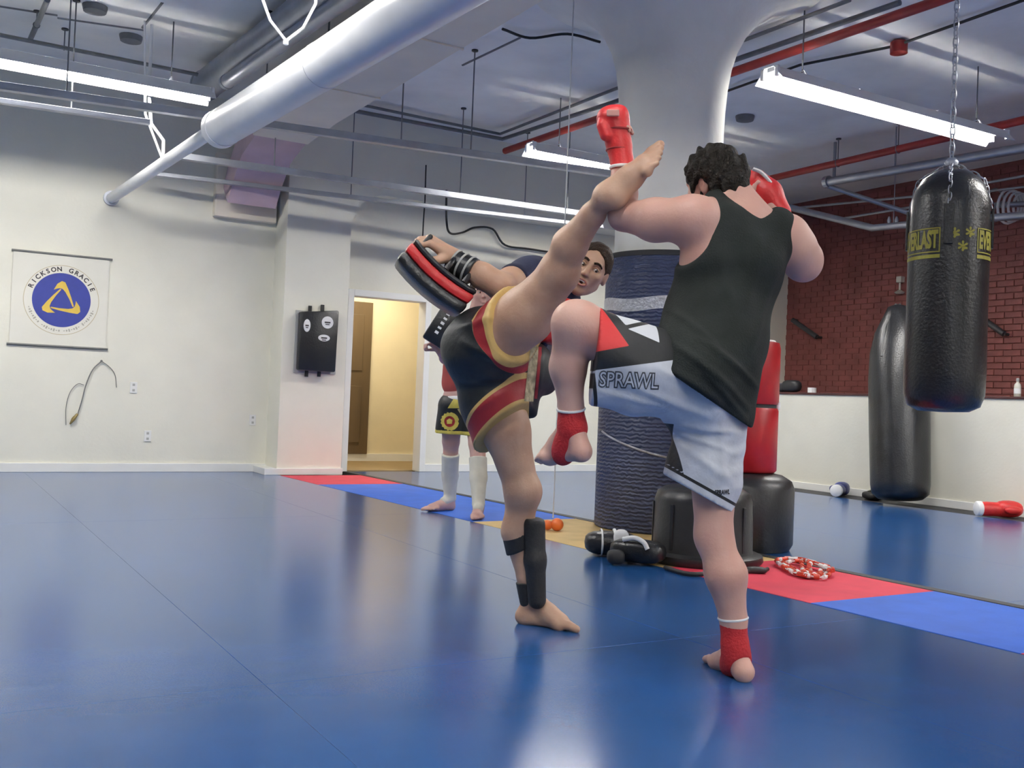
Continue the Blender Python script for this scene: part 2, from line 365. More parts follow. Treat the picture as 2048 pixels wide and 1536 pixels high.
# ================================================================== DUCTS, PIPES AND STRUTS UNDER THE CEILING
def pipe(name, pts, r, m, label, cat='pipe', n=12, group=None, hang=()):
    a = np.array([V3(p) for p in pts]); t = thing(name, a.mean(0), label, cat, group)
    MB().tube(pts, r, n).build('pipe_run', m, t, smooth=60)
    for h in hang:
        p = a[0]+(a[-1]-a[0])*h
        MB().tube([p+np.array([0, 0, r*0.5]), (p[0], p[1], ZC)], 0.006, 6).build('hanger_rod', M_greypipe, t)
        MB().lathe([(0.03, -0.012), (0.03, 0.0)], (p[0], p[1], ZC), 10).build('anchor_plate', M_dark, t)
        MB().tube([p+np.array([0, 0, 0])+(r+0.003)*np.array([0, math.cos(q), math.sin(q)]) if abs(a[-1][0]-a[0][0]) > abs(a[-1][1]-a[0][1]) else p+(r+0.003)*np.array([math.cos(q), 0, math.sin(q)]) for q in np.linspace(0, 2*math.pi, 13)[:-1]], 0.005, 6, closed=True).build('clamp', M_greypipe, t, smooth=60)
    return t
# big round duct that ends and carries on as a thin pipe into the back wall
zD = 2.80; dA, dB = on(441, 258, 2, zD), on(222, 397, 1, YB)
dN = dA + (dA-dB)/np.linalg.norm(dA-dB)*11.5; dN[2] = dA[2]+0.02
dt = thing('round_duct', dA, 'fat white round duct running down the hall under the ceiling', 'duct')
MB().tube([dA, dN], 0.135, 40).build('duct_shell', M_duct, dt, smooth=60)
MB().tube([dA-(dN-dA)*0.0015, dA+(dN-dA)*0.006], 0.140, 40).build('end_collar', M_duct, dt, smooth=60)
for q in (0.16, 0.34, 0.52): MB().tube([dA+(dN-dA)*q, dA+(dN-dA)*(q+0.002)], 0.138, 40).build('seam_ring', M_duct, dt, smooth=60)
dm = dA + (dB-dA)*0.0; MB().tube([dA + np.array([0, 0, 0.03]), dB+np.array([0, 0.0, 0.0])], 0.052, 20).build('narrow_pipe', M_duct, dt, smooth=60)
MB().tube([dB+np.array([0, -0.03, 0]), dB], 0.075, 20).build('wall_flange', M_galv, dt, smooth=60)
hp = dA + (dB-dA)*0.45
MB().tube([hp+np.array([0, 0, 0.05]), hp+np.array([0.0, 0, 0.22]), hp+np.array([-0.10, 0.05, 0.36]), hp+np.array([-0.13, 0.05, 0.62]), hp+np.array([-0.13, 0.05, ZC-hp[2]])], 0.014, 8).build('hanger', M_hood, dt, smooth=60)
MB().tube([hp+np.array([0, 0, 0.05]), hp+np.array([-0.16, 0, 0.42]), hp+np.array([-0.20, 0, ZC-hp[2]])], 0.010, 8).build('hanger', M_hood, dt, smooth=60)
cp = on(572, 82, 2, 2.95)
for s in (-1, 1):
    MB().tube([cp, cp+np.array([s*0.10, 0, 0.10]), cp+np.array([s*0.17, 0, 0.26]), cp+np.array([s*0.17, 0, ZC-cp[2]])], 0.009, 8).build('hanger', M_hood, dt, smooth=60)
MB().tube([cp, (cp[0], cp[1], zD+0.13)], 0.016, 8).build('hanger_stub', M_hood, dt)
# two more bare ducts higher up behind it
for (a, b, r, z, lab) in [((410, 172), (640, 0), 0.14, 3.80, 'pale grey round duct tight to the ceiling left of the fat duct'), ((452, 165), (690, 0), 0.06, 3.60, 'slim grey duct squeezed beside the fat white duct')]:
    A, B = on(*a, 2, z), on(*b, 2, z); B = B + (B-A)*0.8
    t = thing('round_duct', A, lab, 'duct'); MB().tube([A, B], r, 28).build('duct_shell', M_galv, t, smooth=60)
    MB().tube([A, A+(B-A)*0.01], r+0.006, 28).build('end_collar', M_galv, t, smooth=60)
# broad rectangular duct bending down into the back wall
M_rect = mat('beige_painted_duct', (0.82, 0.75, 0.63), 0.6, noise=0.04, nscale=3)
rd = thing('rectangular_duct', (3.0, 9.0, 3.38), 'broad beige rectangular duct running along the ceiling beside the round duct', 'duct')
path = [(-2.0, 3.40), (8.9, 3.40), (9.7, 3.36), (10.15, 3.25), (10.42, 3.04), (10.60, 2.84)]
def rectsweep(path, x0, x1, h):
    mb = MB()
    for i, (y, z) in enumerate(path):
        a = path[max(i-1, 0)]; c = path[min(i+1, len(path)-1)]; t = np.array([c[0]-a[0], c[1]-a[1]]); t = t/np.linalg.norm(t); nrm = np.array([-t[1], t[0]])
        for x, k in ((x0, 0), (x1, 0), (x1, 1), (x0, 1)): mb.v.append((x, y+nrm[0]*h*k, min(z+nrm[1]*h*k, ZC)))
    n = len(path)
    for i in range(n-1):
        for q in range(4): mb.f.append((i*4+q, i*4+(q+1) % 4, (i+1)*4+(q+1) % 4, (i+1)*4+q))
    mb.f += [(3, 2, 1, 0), tuple((n-1)*4+q for q in range(4))]; return mb
rectsweep(path[:3], 2.72, 3.27, 0.33).build('duct_run', M_rect, rd)
rectsweep(path[2:], 2.74, 3.25, 0.30).build('elbow', mat('mauve_cast_elbow', (0.60, 0.45, 0.50), 0.6, noise=0.08, nscale=4), rd, smooth=30)  # mauve colour cast, not a paint, put into the elbow's base colour
MB().box((2.66, 10.80, 2.72), (3.33, 10.90, 3.40)).build('wall_collar', M_rect, rd, bevel=0.01)
for y in (5.2, 6.4, 7.9): MB().box((2.71, y, 3.388), (3.28, y+0.02, 3.745)).build('joint_flange', M_rect, rd); [MB().tube([(x, y, 3.74), (x, y, ZC)], 0.008, 6).build('hanger_rod', M_greypipe, rd) for x in (2.80, 3.18)]
# unistrut rails
def rail(a, b, z, label, dz=0.05, hang=(0.1, 0.3, 0.5, 0.7, 0.9), ext=0.0):
    A, B = on(*a, 2, z), on(*b, 2, z); d = B-A; A = A-d*ext; d = B-A; L = np.linalg.norm(d); e = d/L; nrm = np.array([-e[1], e[0], 0])
    t = thing('strut_rail', (A+B)/2, label, 'rail', 'galvanised rails across the hall')
    MB().obox((A+B)/2, (e, nrm, (0, 0, 1)), (L/2, 0.022, dz/2)).build('channel', M_galv, t, bevel=0.004)
    MB().obox((A+B)/2+np.array([0, 0, -dz/2-0.006]), (e, nrm, (0, 0, 1)), (L/2, 0.032, 0.006)).build('lower_lip', M_galv, t)
    for h in hang:
        p = A+d*h; MB().tube([p+np.array([0, 0, dz/2]), (p[0], p[1], ZC)], 0.006, 6).build('hanger_rod', M_greypipe, t)
        MB().lathe([(0.03, -0.012), (0.03, 0.0)], (p[0], p[1], ZC), 10).build('anchor_plate', M_dark, t)
rail((0, 170), (1222, 346), 3.08, 'nearest galvanised rail crossing under the round duct, level with the strip lights', hang=(0.16, 0.27, 0.5, 0.68, 0.78), ext=0.25)
rail((0, 200), (300, 243), 3.10, 'short thin galvanised rail at upper left below the strip light', 0.03, hang=(0.55,), ext=0.2)
rail((345, 308), (1205, 432), 3.06, 'far galvanised rail passing in front of the mauve duct elbow', hang=(0.2, 0.62, 0.9))
rail((300, 345), (1205, 452), 3.02, 'farthest thin galvanised rail close to the back wall', 0.03, hang=(0.4, 0.8))
pipe('conduit', [on(0, 70, 2, 3.83), on(400, 150, 2, 3.83)], 0.018, M_greypipe, 'thin dark conduit at top left above the strip light', hang=(0.3,))
pipe('conduit', [on(60, 80, 2, 3.88), on(95, 0, 2, 3.88)], 0.022, M_greypipe, 'dark twin conduit climbing out of the frame at top left', hang=(0.4,))
pipe('conduit', [on(700, 205, 2, 3.93), on(1000, 268, 2, 3.93), on(1225, 180, 2, 3.93), on(1700, 0, 2, 3.93)], 0.016, M_greypipe, 'thin dark conduit turning a corner on the ceiling left of the column')
pipe('conduit', [on(710, 222, 2, 3.88), on(1005, 278, 2, 3.88), on(1225, 205, 2, 3.88), on(1800, 5, 2, 3.88)], 0.022, M_greypipe, 'thicker dark conduit turning a corner on the ceiling left of the column')
pipe('sprinkler_pipe', [on(608, 284, 2, 3.72), on(1215, 396, 2, 3.72)], 0.045, M_redpipe, 'red sprinkler pipe crossing behind the galvanised rails', hang=(0.25, 0.6))
pipe('sprinkler_pipe', [on(1010, 302, 2, 3.72), on(1870, 4, 2, 3.72), on(1870, 4, 2, 3.72)+np.array([0, -3.5, 0])], 0.036, M_redpipe, 'red sprinkler pipe passing behind the column capital and up over the heavy bag', hang=(0.25, 0.35))
pipe('sprinkler_pipe', [on(1520, 362, 2, 3.72), on(2048, 240, 2, 3.72), on(2200, 205, 2, 3.72), on(2200, 205, 2, 3.72)+np.array([0, -6.0, 0])], 0.040, M_redpipe, 'red sprinkler pipe low at right above the steel bag rack', hang=(0.12, 0.2, 0.6))
rb = pipe('conduit', [on(1432, 190, 2, 3.96), on(1600, 130, 2, 3.96), on(1790, 92, 2, 3.96), on(2048, 0, 2, 3.96)], 0.012, M_cable, 'sagging black cable on the ceiling beyond the right strip light', cat='cable')
jb = on(1798, 90, 2, 3.96); MB().lathe([(0.02, -0.08), (0.07, -0.07), (0.07, 0.02), (0.05, 0.035)], jb, 16).build('junction_box', M_redpipe, rb, smooth=40)
pts = [on(x, y, 2, 3.96) for x, y in ((1005, 58), (1060, 76), (1135, 68), (1200, 84))]
pipe('ceiling_cable', smoothpath(pts, 6), 0.012, M_cable, 'loose black cable stapled to the ceiling left of the column', cat='cable', n=8)
pts = [on(893, 380, 1, 10.46), on(893, 440, 1, 10.46), on(900, 466, 1, 10.46)]+[on(x, y, 1, 10.84) for x, y in ((925, 465), (950, 455), (985, 458), (1010, 490), (1060, 498), (1150, 512), (1215, 520))]
pipe('wall_cable', smoothpath(pts, 6), 0.013, M_cable, 'black cable wandering along the back wall behind the kicking leg', cat='cable', n=8)
pts = [on(x, y, 1, 10.46) for x, y in ((852, 330), (850, 400), (847, 440), (845, 480))]
pipe('wall_cable', pts, 0.008, M_cable, 'thin black wire hanging straight down above the tilted pad', cat='cable', n=6)
# sprinkler heads and round ceiling boxes
for (x, y, lab) in ((190, 12, 'dark round junction box on the ceiling at top left'), (262, 72, 'small dark junction box on the ceiling left of the ducts'), (1490, 232, 'dark round box on the ceiling right of the column')):
    p = on(x, y, 2, ZC); one('ceiling_box', MB().lathe([(0.04, -0.06), (0.09, -0.05), (0.10, -0.01), (0.10, 0.0)], p, 16), M_greypipe, lab, 'box', smooth=40)
# ================================================================== THINGS ON THE BACK WALL
EX, EY, EZ = np.array([1.0, 0, 0]), np.array([0, 0, 1.0]), np.array([0, -1.0, 0])   # right, up and outward on the back wall
def on_wall(x, y, d=0.0): return on(x, y, 1, YB-d)
# emblem banner
bc = np.array([(0.78+1.66)/2, YB-0.012, 1.70])
bn = thing('banner', (bc[0], YB-0.01, 1.24), 'white cloth banner with a blue round triangle emblem on the left wall', 'banner')
MB().box((0.775, YB-0.014, 1.25), (1.655, YB-0.006, 2.15)).build('cloth', mat('white_banner_cloth', (0.78, 0.76, 0.67), 0.8, noise=0.02, nscale=5), bn)
M_rod = mat('grey_rod', (0.16, 0.16, 0.15), 0.5, noise=0.1, nscale=10)
for z, dx in ((2.155, 0.005), (1.245, 0.0)):
    MB().tube([(0.755+dx, YB-0.014, z), (1.675+dx, YB-0.014, z)], 0.011, 8).build('hanging_rod', M_rod, bn, smooth=60)
def disc(r, n=64): return [(r*math.cos(2*math.pi*k/n), r*math.sin(2*math.pi*k/n)) for k in range(n)]
o0 = np.array([bc[0]+0.005, YB-0.0142, 1.705])
M_gold = mat('gold_print', (0.72, 0.50, 0.08), 0.6, noise=0.05, nscale=12)
M_bprint = mat('royal_blue_print', (0.030, 0.045, 0.27), 0.6, noise=0.08, nscale=12)
def annulus(r0, r1, n=72):
    mb = MB()
    for k in range(n):
        a = 2*math.pi*k/n
        for r, q in ((r0, 0), (r1, 0), (r1, 0.001), (r0, 0.001)): mb.v.append(tuple(o0+r*math.cos(a)*EX+r*math.sin(a)*EY+q*EZ))
    for k in range(n):
        j = (k+1) % n
        for q in range(4): mb.f.append((k*4+q, k*4+(q+1) % 4, j*4+(q+1) % 4, j*4+q))
    return mb
annulus(0.341, 0.346).build('outer_ring', mat('pale_gold_print', (0.50, 0.42, 0.24), 0.6, noise=0.05, nscale=12), bn)
em = MB().prism(disc(0.268), o0, EX, EY, EZ, 0.0012).build('emblem_disc', M_bprint, bn)
blade = [(-0.075, 0.105), (-0.045, 0.165), (-0.005, 0.195), (0.025, 0.185), (0.055, 0.12), (0.085, 0.04), (0.112, -0.045), (0.10, -0.05), (0.07, 0.02), (0.03, 0.09), (0.005, 0.118), (-0.02, 0.125), (-0.045, 0.118)]
for q in range(3):
    a = -q*2*math.pi/3; ca, sa = math.cos(a), math.sin(a)
    p = [((x*ca-(y)*sa)*1.02, (x*sa+y*ca)*1.02-0.01) for x, y in blade]
    MB().prism(p, o0+0.0012*EZ, EX, EY, EZ, 0.0012).build('emblem_blade', M_gold, em)
def arc_text(txt, r, a0, a1, size, up, m, name):
    n = len(txt)
    for k, ch in enumerate(txt):
        mb = MB()
        if ch == ' ': continue
        a = a0+(a1-a0)*k/(n-1)
        v, f = text_mesh(ch, size, bold=0.002)
        rx = np.array([math.sin(a), -math.cos(a)])*(1 if up else -1); ry = np.array([math.cos(a), math.sin(a)])*(1 if up else -1)
        c = np.array([math.cos(a), math.sin(a)])*r
        mb.add([o0+(c[0]+x*rx[0]+y*ry[0])*EX+(c[1]+x*rx[1]+y*ry[1])*EY+0.001*EZ for x, y, _ in v], f)
        mb.build(name, m, bn)
M_ink = mat('dark_print', (0.035, 0.03, 0.03), 0.6, noise=0.05, nscale=12)
arc_text('RICKSON GRACIE', 0.305, math.radians(157), math.radians(25), 0.062, True, M_ink, 'letter')
mk = MB()
for k in range(34):
    a = math.radians(197+146*k/33)
    if k in (8, 17, 25): continue
    c = o0+0.305*(math.cos(a)*EX+math.sin(a)*EY)
    tx = -math.sin(a)*EX+math.cos(a)*EY; ry = math.cos(a)*EX+math.sin(a)*EY
    mk.obox(c+0.0006*EZ, (tx, ry, EZ), (0.007, 0.009+0.005*((k*7) % 3-1), 0.0006))
mk.build('small_print', mat('faded_print', (0.42, 0.40, 0.33), 0.6, noise=0.05, nscale=12), bn, kind='stuff')
# black strike pad strapped to the pilaster
def on_pil(x, y, d=0.0): return on(x, y, 1, PY-d)
a, b, c, d = [on_pil(*p, 0.0) for p in ((595, 624), (672, 622), (664, 745), (590, 740))]
sp = thing('wall_pad', ((c+d)/2), 'black strike pad strapped to the wall left of the doorway', 'pad')
MB().add([p+np.array([0, -0.015, 0]) for p in (a, b, c, d)]+[p+np.array([0, -0.11, 0]) for p in (a, b, c, d)], [(0, 1, 2, 3), (7, 6, 5, 4), (0, 4, 5, 1), (1, 5, 6, 2), (2, 6, 7, 3), (3, 7, 4, 0)]).build('cushion', M_leather, sp, bevel=0.02, smooth=40)
MB().box((a[0]-0.02, PY-0.015, c[2]-0.02), (b[0]+0.02, PY, a[2]+0.02)).build('backing_board', mat('grey_board', (0.42, 0.42, 0.40), 0.6, noise=0.05, nscale=8), sp)
for px, py in ((620, 618), (645, 616), (613, 747), (638, 747)):
    p = on_pil(px, py, 0.02); MB().obox(p, (EX, EY, EZ), (0.018, 0.035, 0.012)).build('strap', M_blackmat, sp, bevel=0.004); 
for k, (px, py, rx, ry) in enumerate(((614, 651, 0.038, 0.068), (655, 645, 0.066, 0.066), (648, 676, 0.066, 0.036))):
    p = on_pil(px, py, 0.11)
    q = MB().prism([(rx*math.cos(t), ry*math.sin(t)) for t in np.linspace(0, 2*math.pi, 33)[:-1]], p, EX, EY, EZ, 0.003).build('round_patch', M_white, sp)
    MB().obox(p+0.003*EZ, (EX, EY, EZ), (rx*0.5, 0.008, 0.0015)).obox(p+0.003*EZ-0.022*EY, (EX, EY, EZ), (rx*0.35, 0.005, 0.0015)).build('patch_print', M_ink, q)
# loose wire hanging from the wall
wr = thing('loose_wire', on_wall(200, 725), 'thin bare wire drooping from the wall below the emblem banner', 'wire')
MB().tube(smoothpath([on_wall(*p, 0.02) for p in ((203, 722), (185, 740), (172, 770), (164, 800), (155, 830))], 6), 0.006, 6).build('wire_loop', M_rod, wr)
MB().tube(smoothpath([on_wall(*p, 0.015) for p in ((203, 722), (220, 735), (230, 750), (233, 775))], 6), 0.004, 6).build('wire_loop', M_rod, wr)
MB().tube(smoothpath([on_wall(*p, 0.015) for p in ((168, 770), (155, 768), (140, 785), (132, 815), (132, 850))], 6), 0.0035, 6).build('wire_tail', M_rod, wr)
p = on_wall(148, 838, 0.02); MB().tube([on_wall(155, 828, 0.02), on_wall(147, 838, 0.03), on_wall(140, 848, 0.02)], [0.012, 0.020, 0.008], 8).build('plug', mat('brass_plug', (0.28, 0.21, 0.08), 0.4, metal=0.4, noise=0.1, nscale=9), wr, smooth=60)
MB().tube([on_wall(203, 722, 0.0), on_wall(203, 722, 0.03)], 0.012, 8).build('nail', M_rod, wr)
for (px, py, lab) in ((267, 775, 'small cream wall socket right of the drooping wire'), (295, 872, 'cream wall socket low on the left wall below the wire'), (505, 840, 'cream wall socket near the pilaster base')):
    p = on_wall(px, py)
    t = thing('wall_socket', p-np.array([0, 0, 0.05]), lab, 'socket')
    MB().box((p[0]-0.035, YB-0.010, p[2]-0.057), (p[0]+0.035, YB, p[2]+0.057)).build('plate', M_trim, t, bevel=0.003)
    for s in (-1, 1): MB().box((p[0]-0.012, YB-0.012, p[2]+s*0.028-0.012), (p[0]+0.012, YB-0.0095, p[2]+s*0.028+0.012)).build('outlet', mat('pale_grey_outlet', (0.45, 0.45, 0.42), 0.5, noise=0.05, nscale=9), t)
# string hanging from the ceiling with an orange ball at its end on the floor
s0, s1 = on(1105, 1062, 2, 0.0), None
tb = thing('hanging_cord', s0, 'white cord falling from the ceiling to an orange ball on the tan tile', 'cord')
top = np.array([s0[0], s0[1], ZC]); MB().tube([top, s0+np.array([0, 0, 0.09])], 0.0045, 6).build('cord', mat('pale_cord', (0.62, 0.62, 0.60), 0.7, noise=0.05, nscale=20), tb)
M_or = mat('orange_rubber', (0.78, 0.17, 0.035), 0.4, noise=0.08, nscale=10)
def sph(c, r, n=16, sx=1, sy=1, sz=1):
    pr = [(max(1e-4, r*math.sin(t)), -r*math.cos(t)*sz) for t in np.linspace(0.05, math.pi-0.05, n)]
    return MB().lathe(pr, c, 20, sx, sy)
sph(s0+np.array([0.0, 0, 0.045])+RT*0.03, 0.045).build('ball', M_or, tb, smooth=60)
sph(s0+np.array([0.0, 0, 0.042])-RT*0.035, 0.035).build('ball', M_or, tb, smooth=60)
MB().tube([s0-RT*0.04+np.array([0, 0, 0.045]), s0+RT*0.04+np.array([0, 0, 0.045])], 0.018, 8).build('clasp', M_blackmat, tb)

# ================================================================== BAGS
def bag_text(txt, size, ctr, axis_c, r, ang, m, name, parent, zc, squash=1.0, extra=None):
    """flat print wrapped round an upright drum"""
    v, f = text_mesh(txt, size, bold=0.003) if txt else extra
    mb = MB(); n = []
    for x, y, _ in v:
        a = ang + x*squash/r
        n.append((axis_c[0]+r*math.cos(a), axis_c[1]+r*math.sin(a), zc+y))
    mb.add(n, f); return mb.build(name, m, parent)
M_yprint = mat('yellow_print', (0.30, 0.27, 0.03), 0.5, noise=0.1, nscale=14)
def chain(mb, A, B, r=0.011, wire=0.0032, pitch=0.032):
    A, B = V3(A), V3(B); d = B-A; L = np.linalg.norm(d); e = d/L
    a = np.array([1.0, 0, 0]) if abs(e[0]) < 0.8 else np.array([0, 1.0, 0]); u = np.cross(e, a); u /= np.linalg.norm(u); w_ = np.cross(e, u)
    n = max(1, int(L/pitch))
    for k in range(n):
        c = A+e*(k+0.5)*L/n; s = u if k % 2 else w_
        mb.tube([c + s*r*math.cos(t) + e*(L/n*0.72)*math.sin(t) for t in np.linspace(0, 2*math.pi, 11)[:-1]], wire, 5, closed=True)
    return mb
hb0 = atd(1893, 620, 5.15); hx, hy = hb0[0], hb0[1]
zt, zb_, hr = atd(1895, 425, 5.15)[2], atd(1880, 824, 5.15)[2], 0.196
hb = thing('heavy_bag', (hx, hy, zb_), 'big black heavy bag with yellow print hanging on chains at right', 'punch bag')
prof = [(0.02, zb_), (hr*0.62, zb_+0.004), (hr*0.88, zb_+0.03), (hr*0.985, zb_+0.09), (hr, zb_+0.2), (hr*0.985, (zt+zb_)/2), (hr*0.99, zt-0.15), (hr*0.975, zt), (hr*0.95, zt+0.06), (hr*0.86, zt+0.12), (hr*0.70, zt+0.17), (hr*0.45, zt+0.205), (0.03, zt+0.215)]
MB().lathe(prof, (hx, hy, 0), 48).build('bag_body', M_leather, hb, smooth=70)
zk = zt+0.235; zring = zt+0.26
cm = MB()
for k in range(4):
    a = math.radians(215)+k*math.pi/2
    p1 = (hx+hr*0.985*math.cos(a), hy+hr*0.985*math.sin(a), zt+0.0); pm = (hx+hr*0.80*math.cos(a), hy+hr*0.80*math.sin(a), zt+0.165)
    chain(cm, (hx, hy, zring), pm); chain(cm, pm, p1)
    MB().obox((hx+(hr+0.004)*math.cos(a), hy+(hr+0.004)*math.sin(a), zt-0.09), ((-math.sin(a), math.cos(a), 0), (0, 0, 1), (math.cos(a), math.sin(a), 0)), (0.022, 0.10, 0.006)).build('strap', M_leather, hb, bevel=0.003)
cm.build('bridle_chain', M_galv, hb, smooth=60)
cm = MB(); chain(cm, (hx, hy, zring), (hx, hy, ZC), 0.013, 0.004, 0.045); cm.build('hanging_chain', M_galv, hb, smooth=60)
MB().lathe([(0.03, zring-0.02), (0.035, zring), (0.02, zring+0.02)], (hx, hy, 0), 12).build('swivel', M_galv, hb, smooth=60)
MB().lathe([(0.06, ZC-0.02), (0.06, ZC)], (hx, hy, 0), 12).build('ceiling_mount', M_dark, hb)
camdir = math.atan2(-hy, -hx)
zl = atd(1850, 478, 5.0)[2]
for da in (-0.84, 1.36):
    frame = []
    ang = camdir+da
    hw, hh, t_ = 0.125, 0.062, 0.006
    rr_ = hr*0.99+0.002
    def strip(x0, x1, y0, y1):
        n = 10; v = []; f = []
        for k in range(n+1):
            x = x0+(x1-x0)*k/n; a = ang+x/rr_
            for y in (y0, y1): v.append((hx+rr_*math.cos(a), hy+rr_*math.sin(a), zl+y))
        for k in range(n): f.append((2*k, 2*k+2, 2*k+3, 2*k+1))
        return v, f
    mb = MB()
    for q in ((-hw, hw, hh-t_, hh), (-hw, hw, -hh, -hh+t_), (-hw, -hw+t_, -hh, hh), (hw-t_, hw, -hh, hh), (-hw, hw, -hh-0.028, -hh-0.010)): mb.add(*strip(*q))
    fo = mb.build('print_frame', M_yprint, hb)
    v, f = text_mesh('EVERLAST', 0.072, bold=0.0035)
    v[:, 0] *= (hw*1.82)/(v[:, 0].max()-v[:, 0].min()); v[:, 1] *= 0.095/(v[:, 1].max()-v[:, 1].min())
    MB().add([(hx+rr_*math.cos(ang+x/rr_), hy+rr_*math.sin(ang+x/rr_), zl+y) for x, y, _ in v], f).build('print_lettering', M_yprint, fo)
for sx, sy in ((0.0, 0.03), (0.075, 0.035), (0.04, -0.035)):
    v, f = text_mesh('*', 0.11, bold=0.002); ang = camdir+0.13
    MB().add([(hx+rr_*math.cos(ang+(x+sx)/rr_), hy+rr_*math.sin(ang+(x+sx)/rr_), zl+y+sy-0.02) for x, y, _ in v], f).build('print_star', M_yprint, hb)
# second heavy bag, slumped against the knee wall
b2 = on(1815, 1012, 2, 0.0); b2[0] = XR-0.46
top2 = on(1795, 622, 0, XR-0.20)
ax2 = top2-np.array([b2[0], b2[1], 0.0]); L2 = np.linalg.norm(ax2); e2 = ax2/L2
lb = thing('heavy_bag', (b2[0], b2[1], 0), 'black heavy bag slumped against the white knee wall behind the hanging bag', 'punch bag')
R2 = 0.285
pr2 = [(0.02, 0.0), (R2*0.75, 0.012), (R2*0.95, 0.06), (R2, 0.15), (R2*1.03, L2*0.35), (R2*1.04, L2*0.6), (R2*0.98, L2*0.74), (R2*0.80, L2*0.85), (R2*0.50, L2*0.94), (0.10, L2*0.985), (0.03, L2)]
base2 = np.array([b2[0], b2[1], R2*abs(math.sqrt(1-e2[2]**2))+0.005])
MB().lathe(pr2, base2, 40, ax=e2).build('bag_body', M_leather, lb, smooth=70)
sd = MB()
for k in range(5):
    a = k*2*math.pi/5+0.4; u = np.cross(e2, [1, 0, 0]); u /= np.linalg.norm(u); w_ = np.cross(e2, u); rd_ = math.cos(a)*u+math.sin(a)*w_
    sd.tube([base2+e2*L2*0.70+rd_*R2*1.0, base2+e2*L2*0.86+rd_*R2*0.80, base2+e2*L2*1.0+rd_*0.03], 0.012, 6)
sd.build('strap', mat('grey_webbing', (0.10, 0.10, 0.10), 0.6, noise=0.1, nscale=12), lb, smooth=60)
# freestanding red bag on a black base, and a spare black base in front of it
M_redv = mat('red_vinyl', (0.40, 0.012, 0.016), 0.35, noise=0.15, nscale=6, bump=0.1, bscale=40)
M_base = mat('black_plastic_base', (0.016, 0.016, 0.017), 0.38, noise=0.2, nscale=8, bump=0.15, bscale=50)
fb = np.array([4.84, 4.78, 0.0]); fb = on(1492, 1100, 2, 0.0)+np.array([0.08, 0.10, 0]); 
rbg = thing('standing_bag', fb, 'red free standing kick bag on a round black base by the column', 'punch bag')
def zat(y, ref): return CAMH+(on(1500, y, 2, 1.0)[2]*0) if False else (ref)
zb = lambda y: atd(1520, y, (fb-CC)@FW)[2]
h0, h1, hm = zb(944), zb(682), zb(812)
MB().lathe([(0.285, 0.003), (0.305, 0.04), (0.305, h0*0.80), (0.285, h0*0.90), (0.225, h0*0.97), (0.15, h0)], fb, 40).build('base', M_base, rbg, smooth=50)
MB().lathe([(0.172, h0), (0.186, h0+0.015), (0.186, hm-0.03), (0.177, hm-0.012)], fb, 40).build('lower_cylinder', M_redv, rbg, smooth=50)
MB().lathe([(0.170, hm-0.012), (0.170, hm+0.012)], fb, 40).build('waist_band', M_blackmat, rbg, smooth=50)
MB().lathe([(0.177, hm+0.012), (0.186, hm+0.03), (0.186, h1-0.05), (0.177, h1-0.012), (0.11, h1)], fb, 40).build('upper_cylinder', M_redv, rbg, smooth=50)
MB().lathe([(0.155, h1-0.006), (0.15, h1+0.004), (0.02, h1+0.010)], fb, 40).build('cap', M_white, rbg, smooth=50)
va = fb+RT*0.185-UP*0.0; MB().tube([(va[0], va[1], hm+0.03), (va[0], va[1], hm-0.02)], 0.016, 8).build('valve', M_white, rbg, smooth=60)
nb = on(1425, 1128, 2, 0.0)+np.array([0.02, 0.12, 0])
ob = thing('bag_base', nb, 'squat ribbed black plastic bag base with a flange in front of the red bag', 'drum')  # base of a free standing bag, with no bag on it
zn = 0.435
MB().lathe([(0.30, 0.05), (0.292, 0.08), (0.285, zn*0.82), (0.27, zn*0.93), (0.225, zn*0.99), (0.12, zn), (0.10, zn-0.03), (0.02, zn-0.03)], nb, 40).build('drum', M_base, ob, smooth=50)
MB().lathe([(0.34, 0.002), (0.355, 0.02), (0.35, 0.05), (0.31, 0.065)], nb, 40).build('flange', M_base, ob, smooth=50)
for k in range(8):
    a = 2*math.pi*k/8+0.2; MB().obox(nb+np.array([0.289*math.cos(a), 0.289*math.sin(a), 0.21]), ((-math.sin(a), math.cos(a), 0), (0, 0, 1), (math.cos(a), math.sin(a), 0)), (0.012, 0.13, 0.006)).build('rib', M_base, ob, bevel=0.003)

# ================================================================== GEAR LYING ABOUT
def pillow(c, ex, ey, ez, hx_, hy_, hz_, n=14, m=10, p=3.0):
    """superellipsoid cushion"""
    mb = MB(); c, ex, ey, ez = V3(c), V3(ex), V3(ey), V3(ez)
    f_ = lambda t: math.copysign(abs(t)**(2/p), t)
    for i in range(m+1):
        ph = -math.pi/2+math.pi*i/m
        for k in range(2*n):
            th = math.pi*k/n
            mb.v.append(tuple(c + ex*hx_*f_(math.cos(ph))*f_(math.cos(th)) + ey*hy_*f_(math.cos(ph))*f_(math.sin(th)) + ez*hz_*f_(math.sin(ph))))
    q = 2*n
    for i in range(m):
        for k in range(q): mb.f.append((i*q+k, i*q+(k+1) % q, (i+1)*q+(k+1) % q, (i+1)*q+k))
    return mb
ZU = np.array([0, 0, 1.0])
g1 = on(1238, 1112, 2, 0.0); ux = np.array([RT[0], RT[1], 0]); ux /= np.linalg.norm(ux); uy = np.array([-ux[1], ux[0], 0])
sg = thing('shin_pad', g1, 'black shin pad with white bands lying at the foot of the navy column', 'pad')
pillow(g1+ZU*0.075-ux*0.05, ux*0.96+ZU*0.0, uy, ZU, 0.165, 0.10, 0.070).build('shell', M_leather, sg, smooth=70)
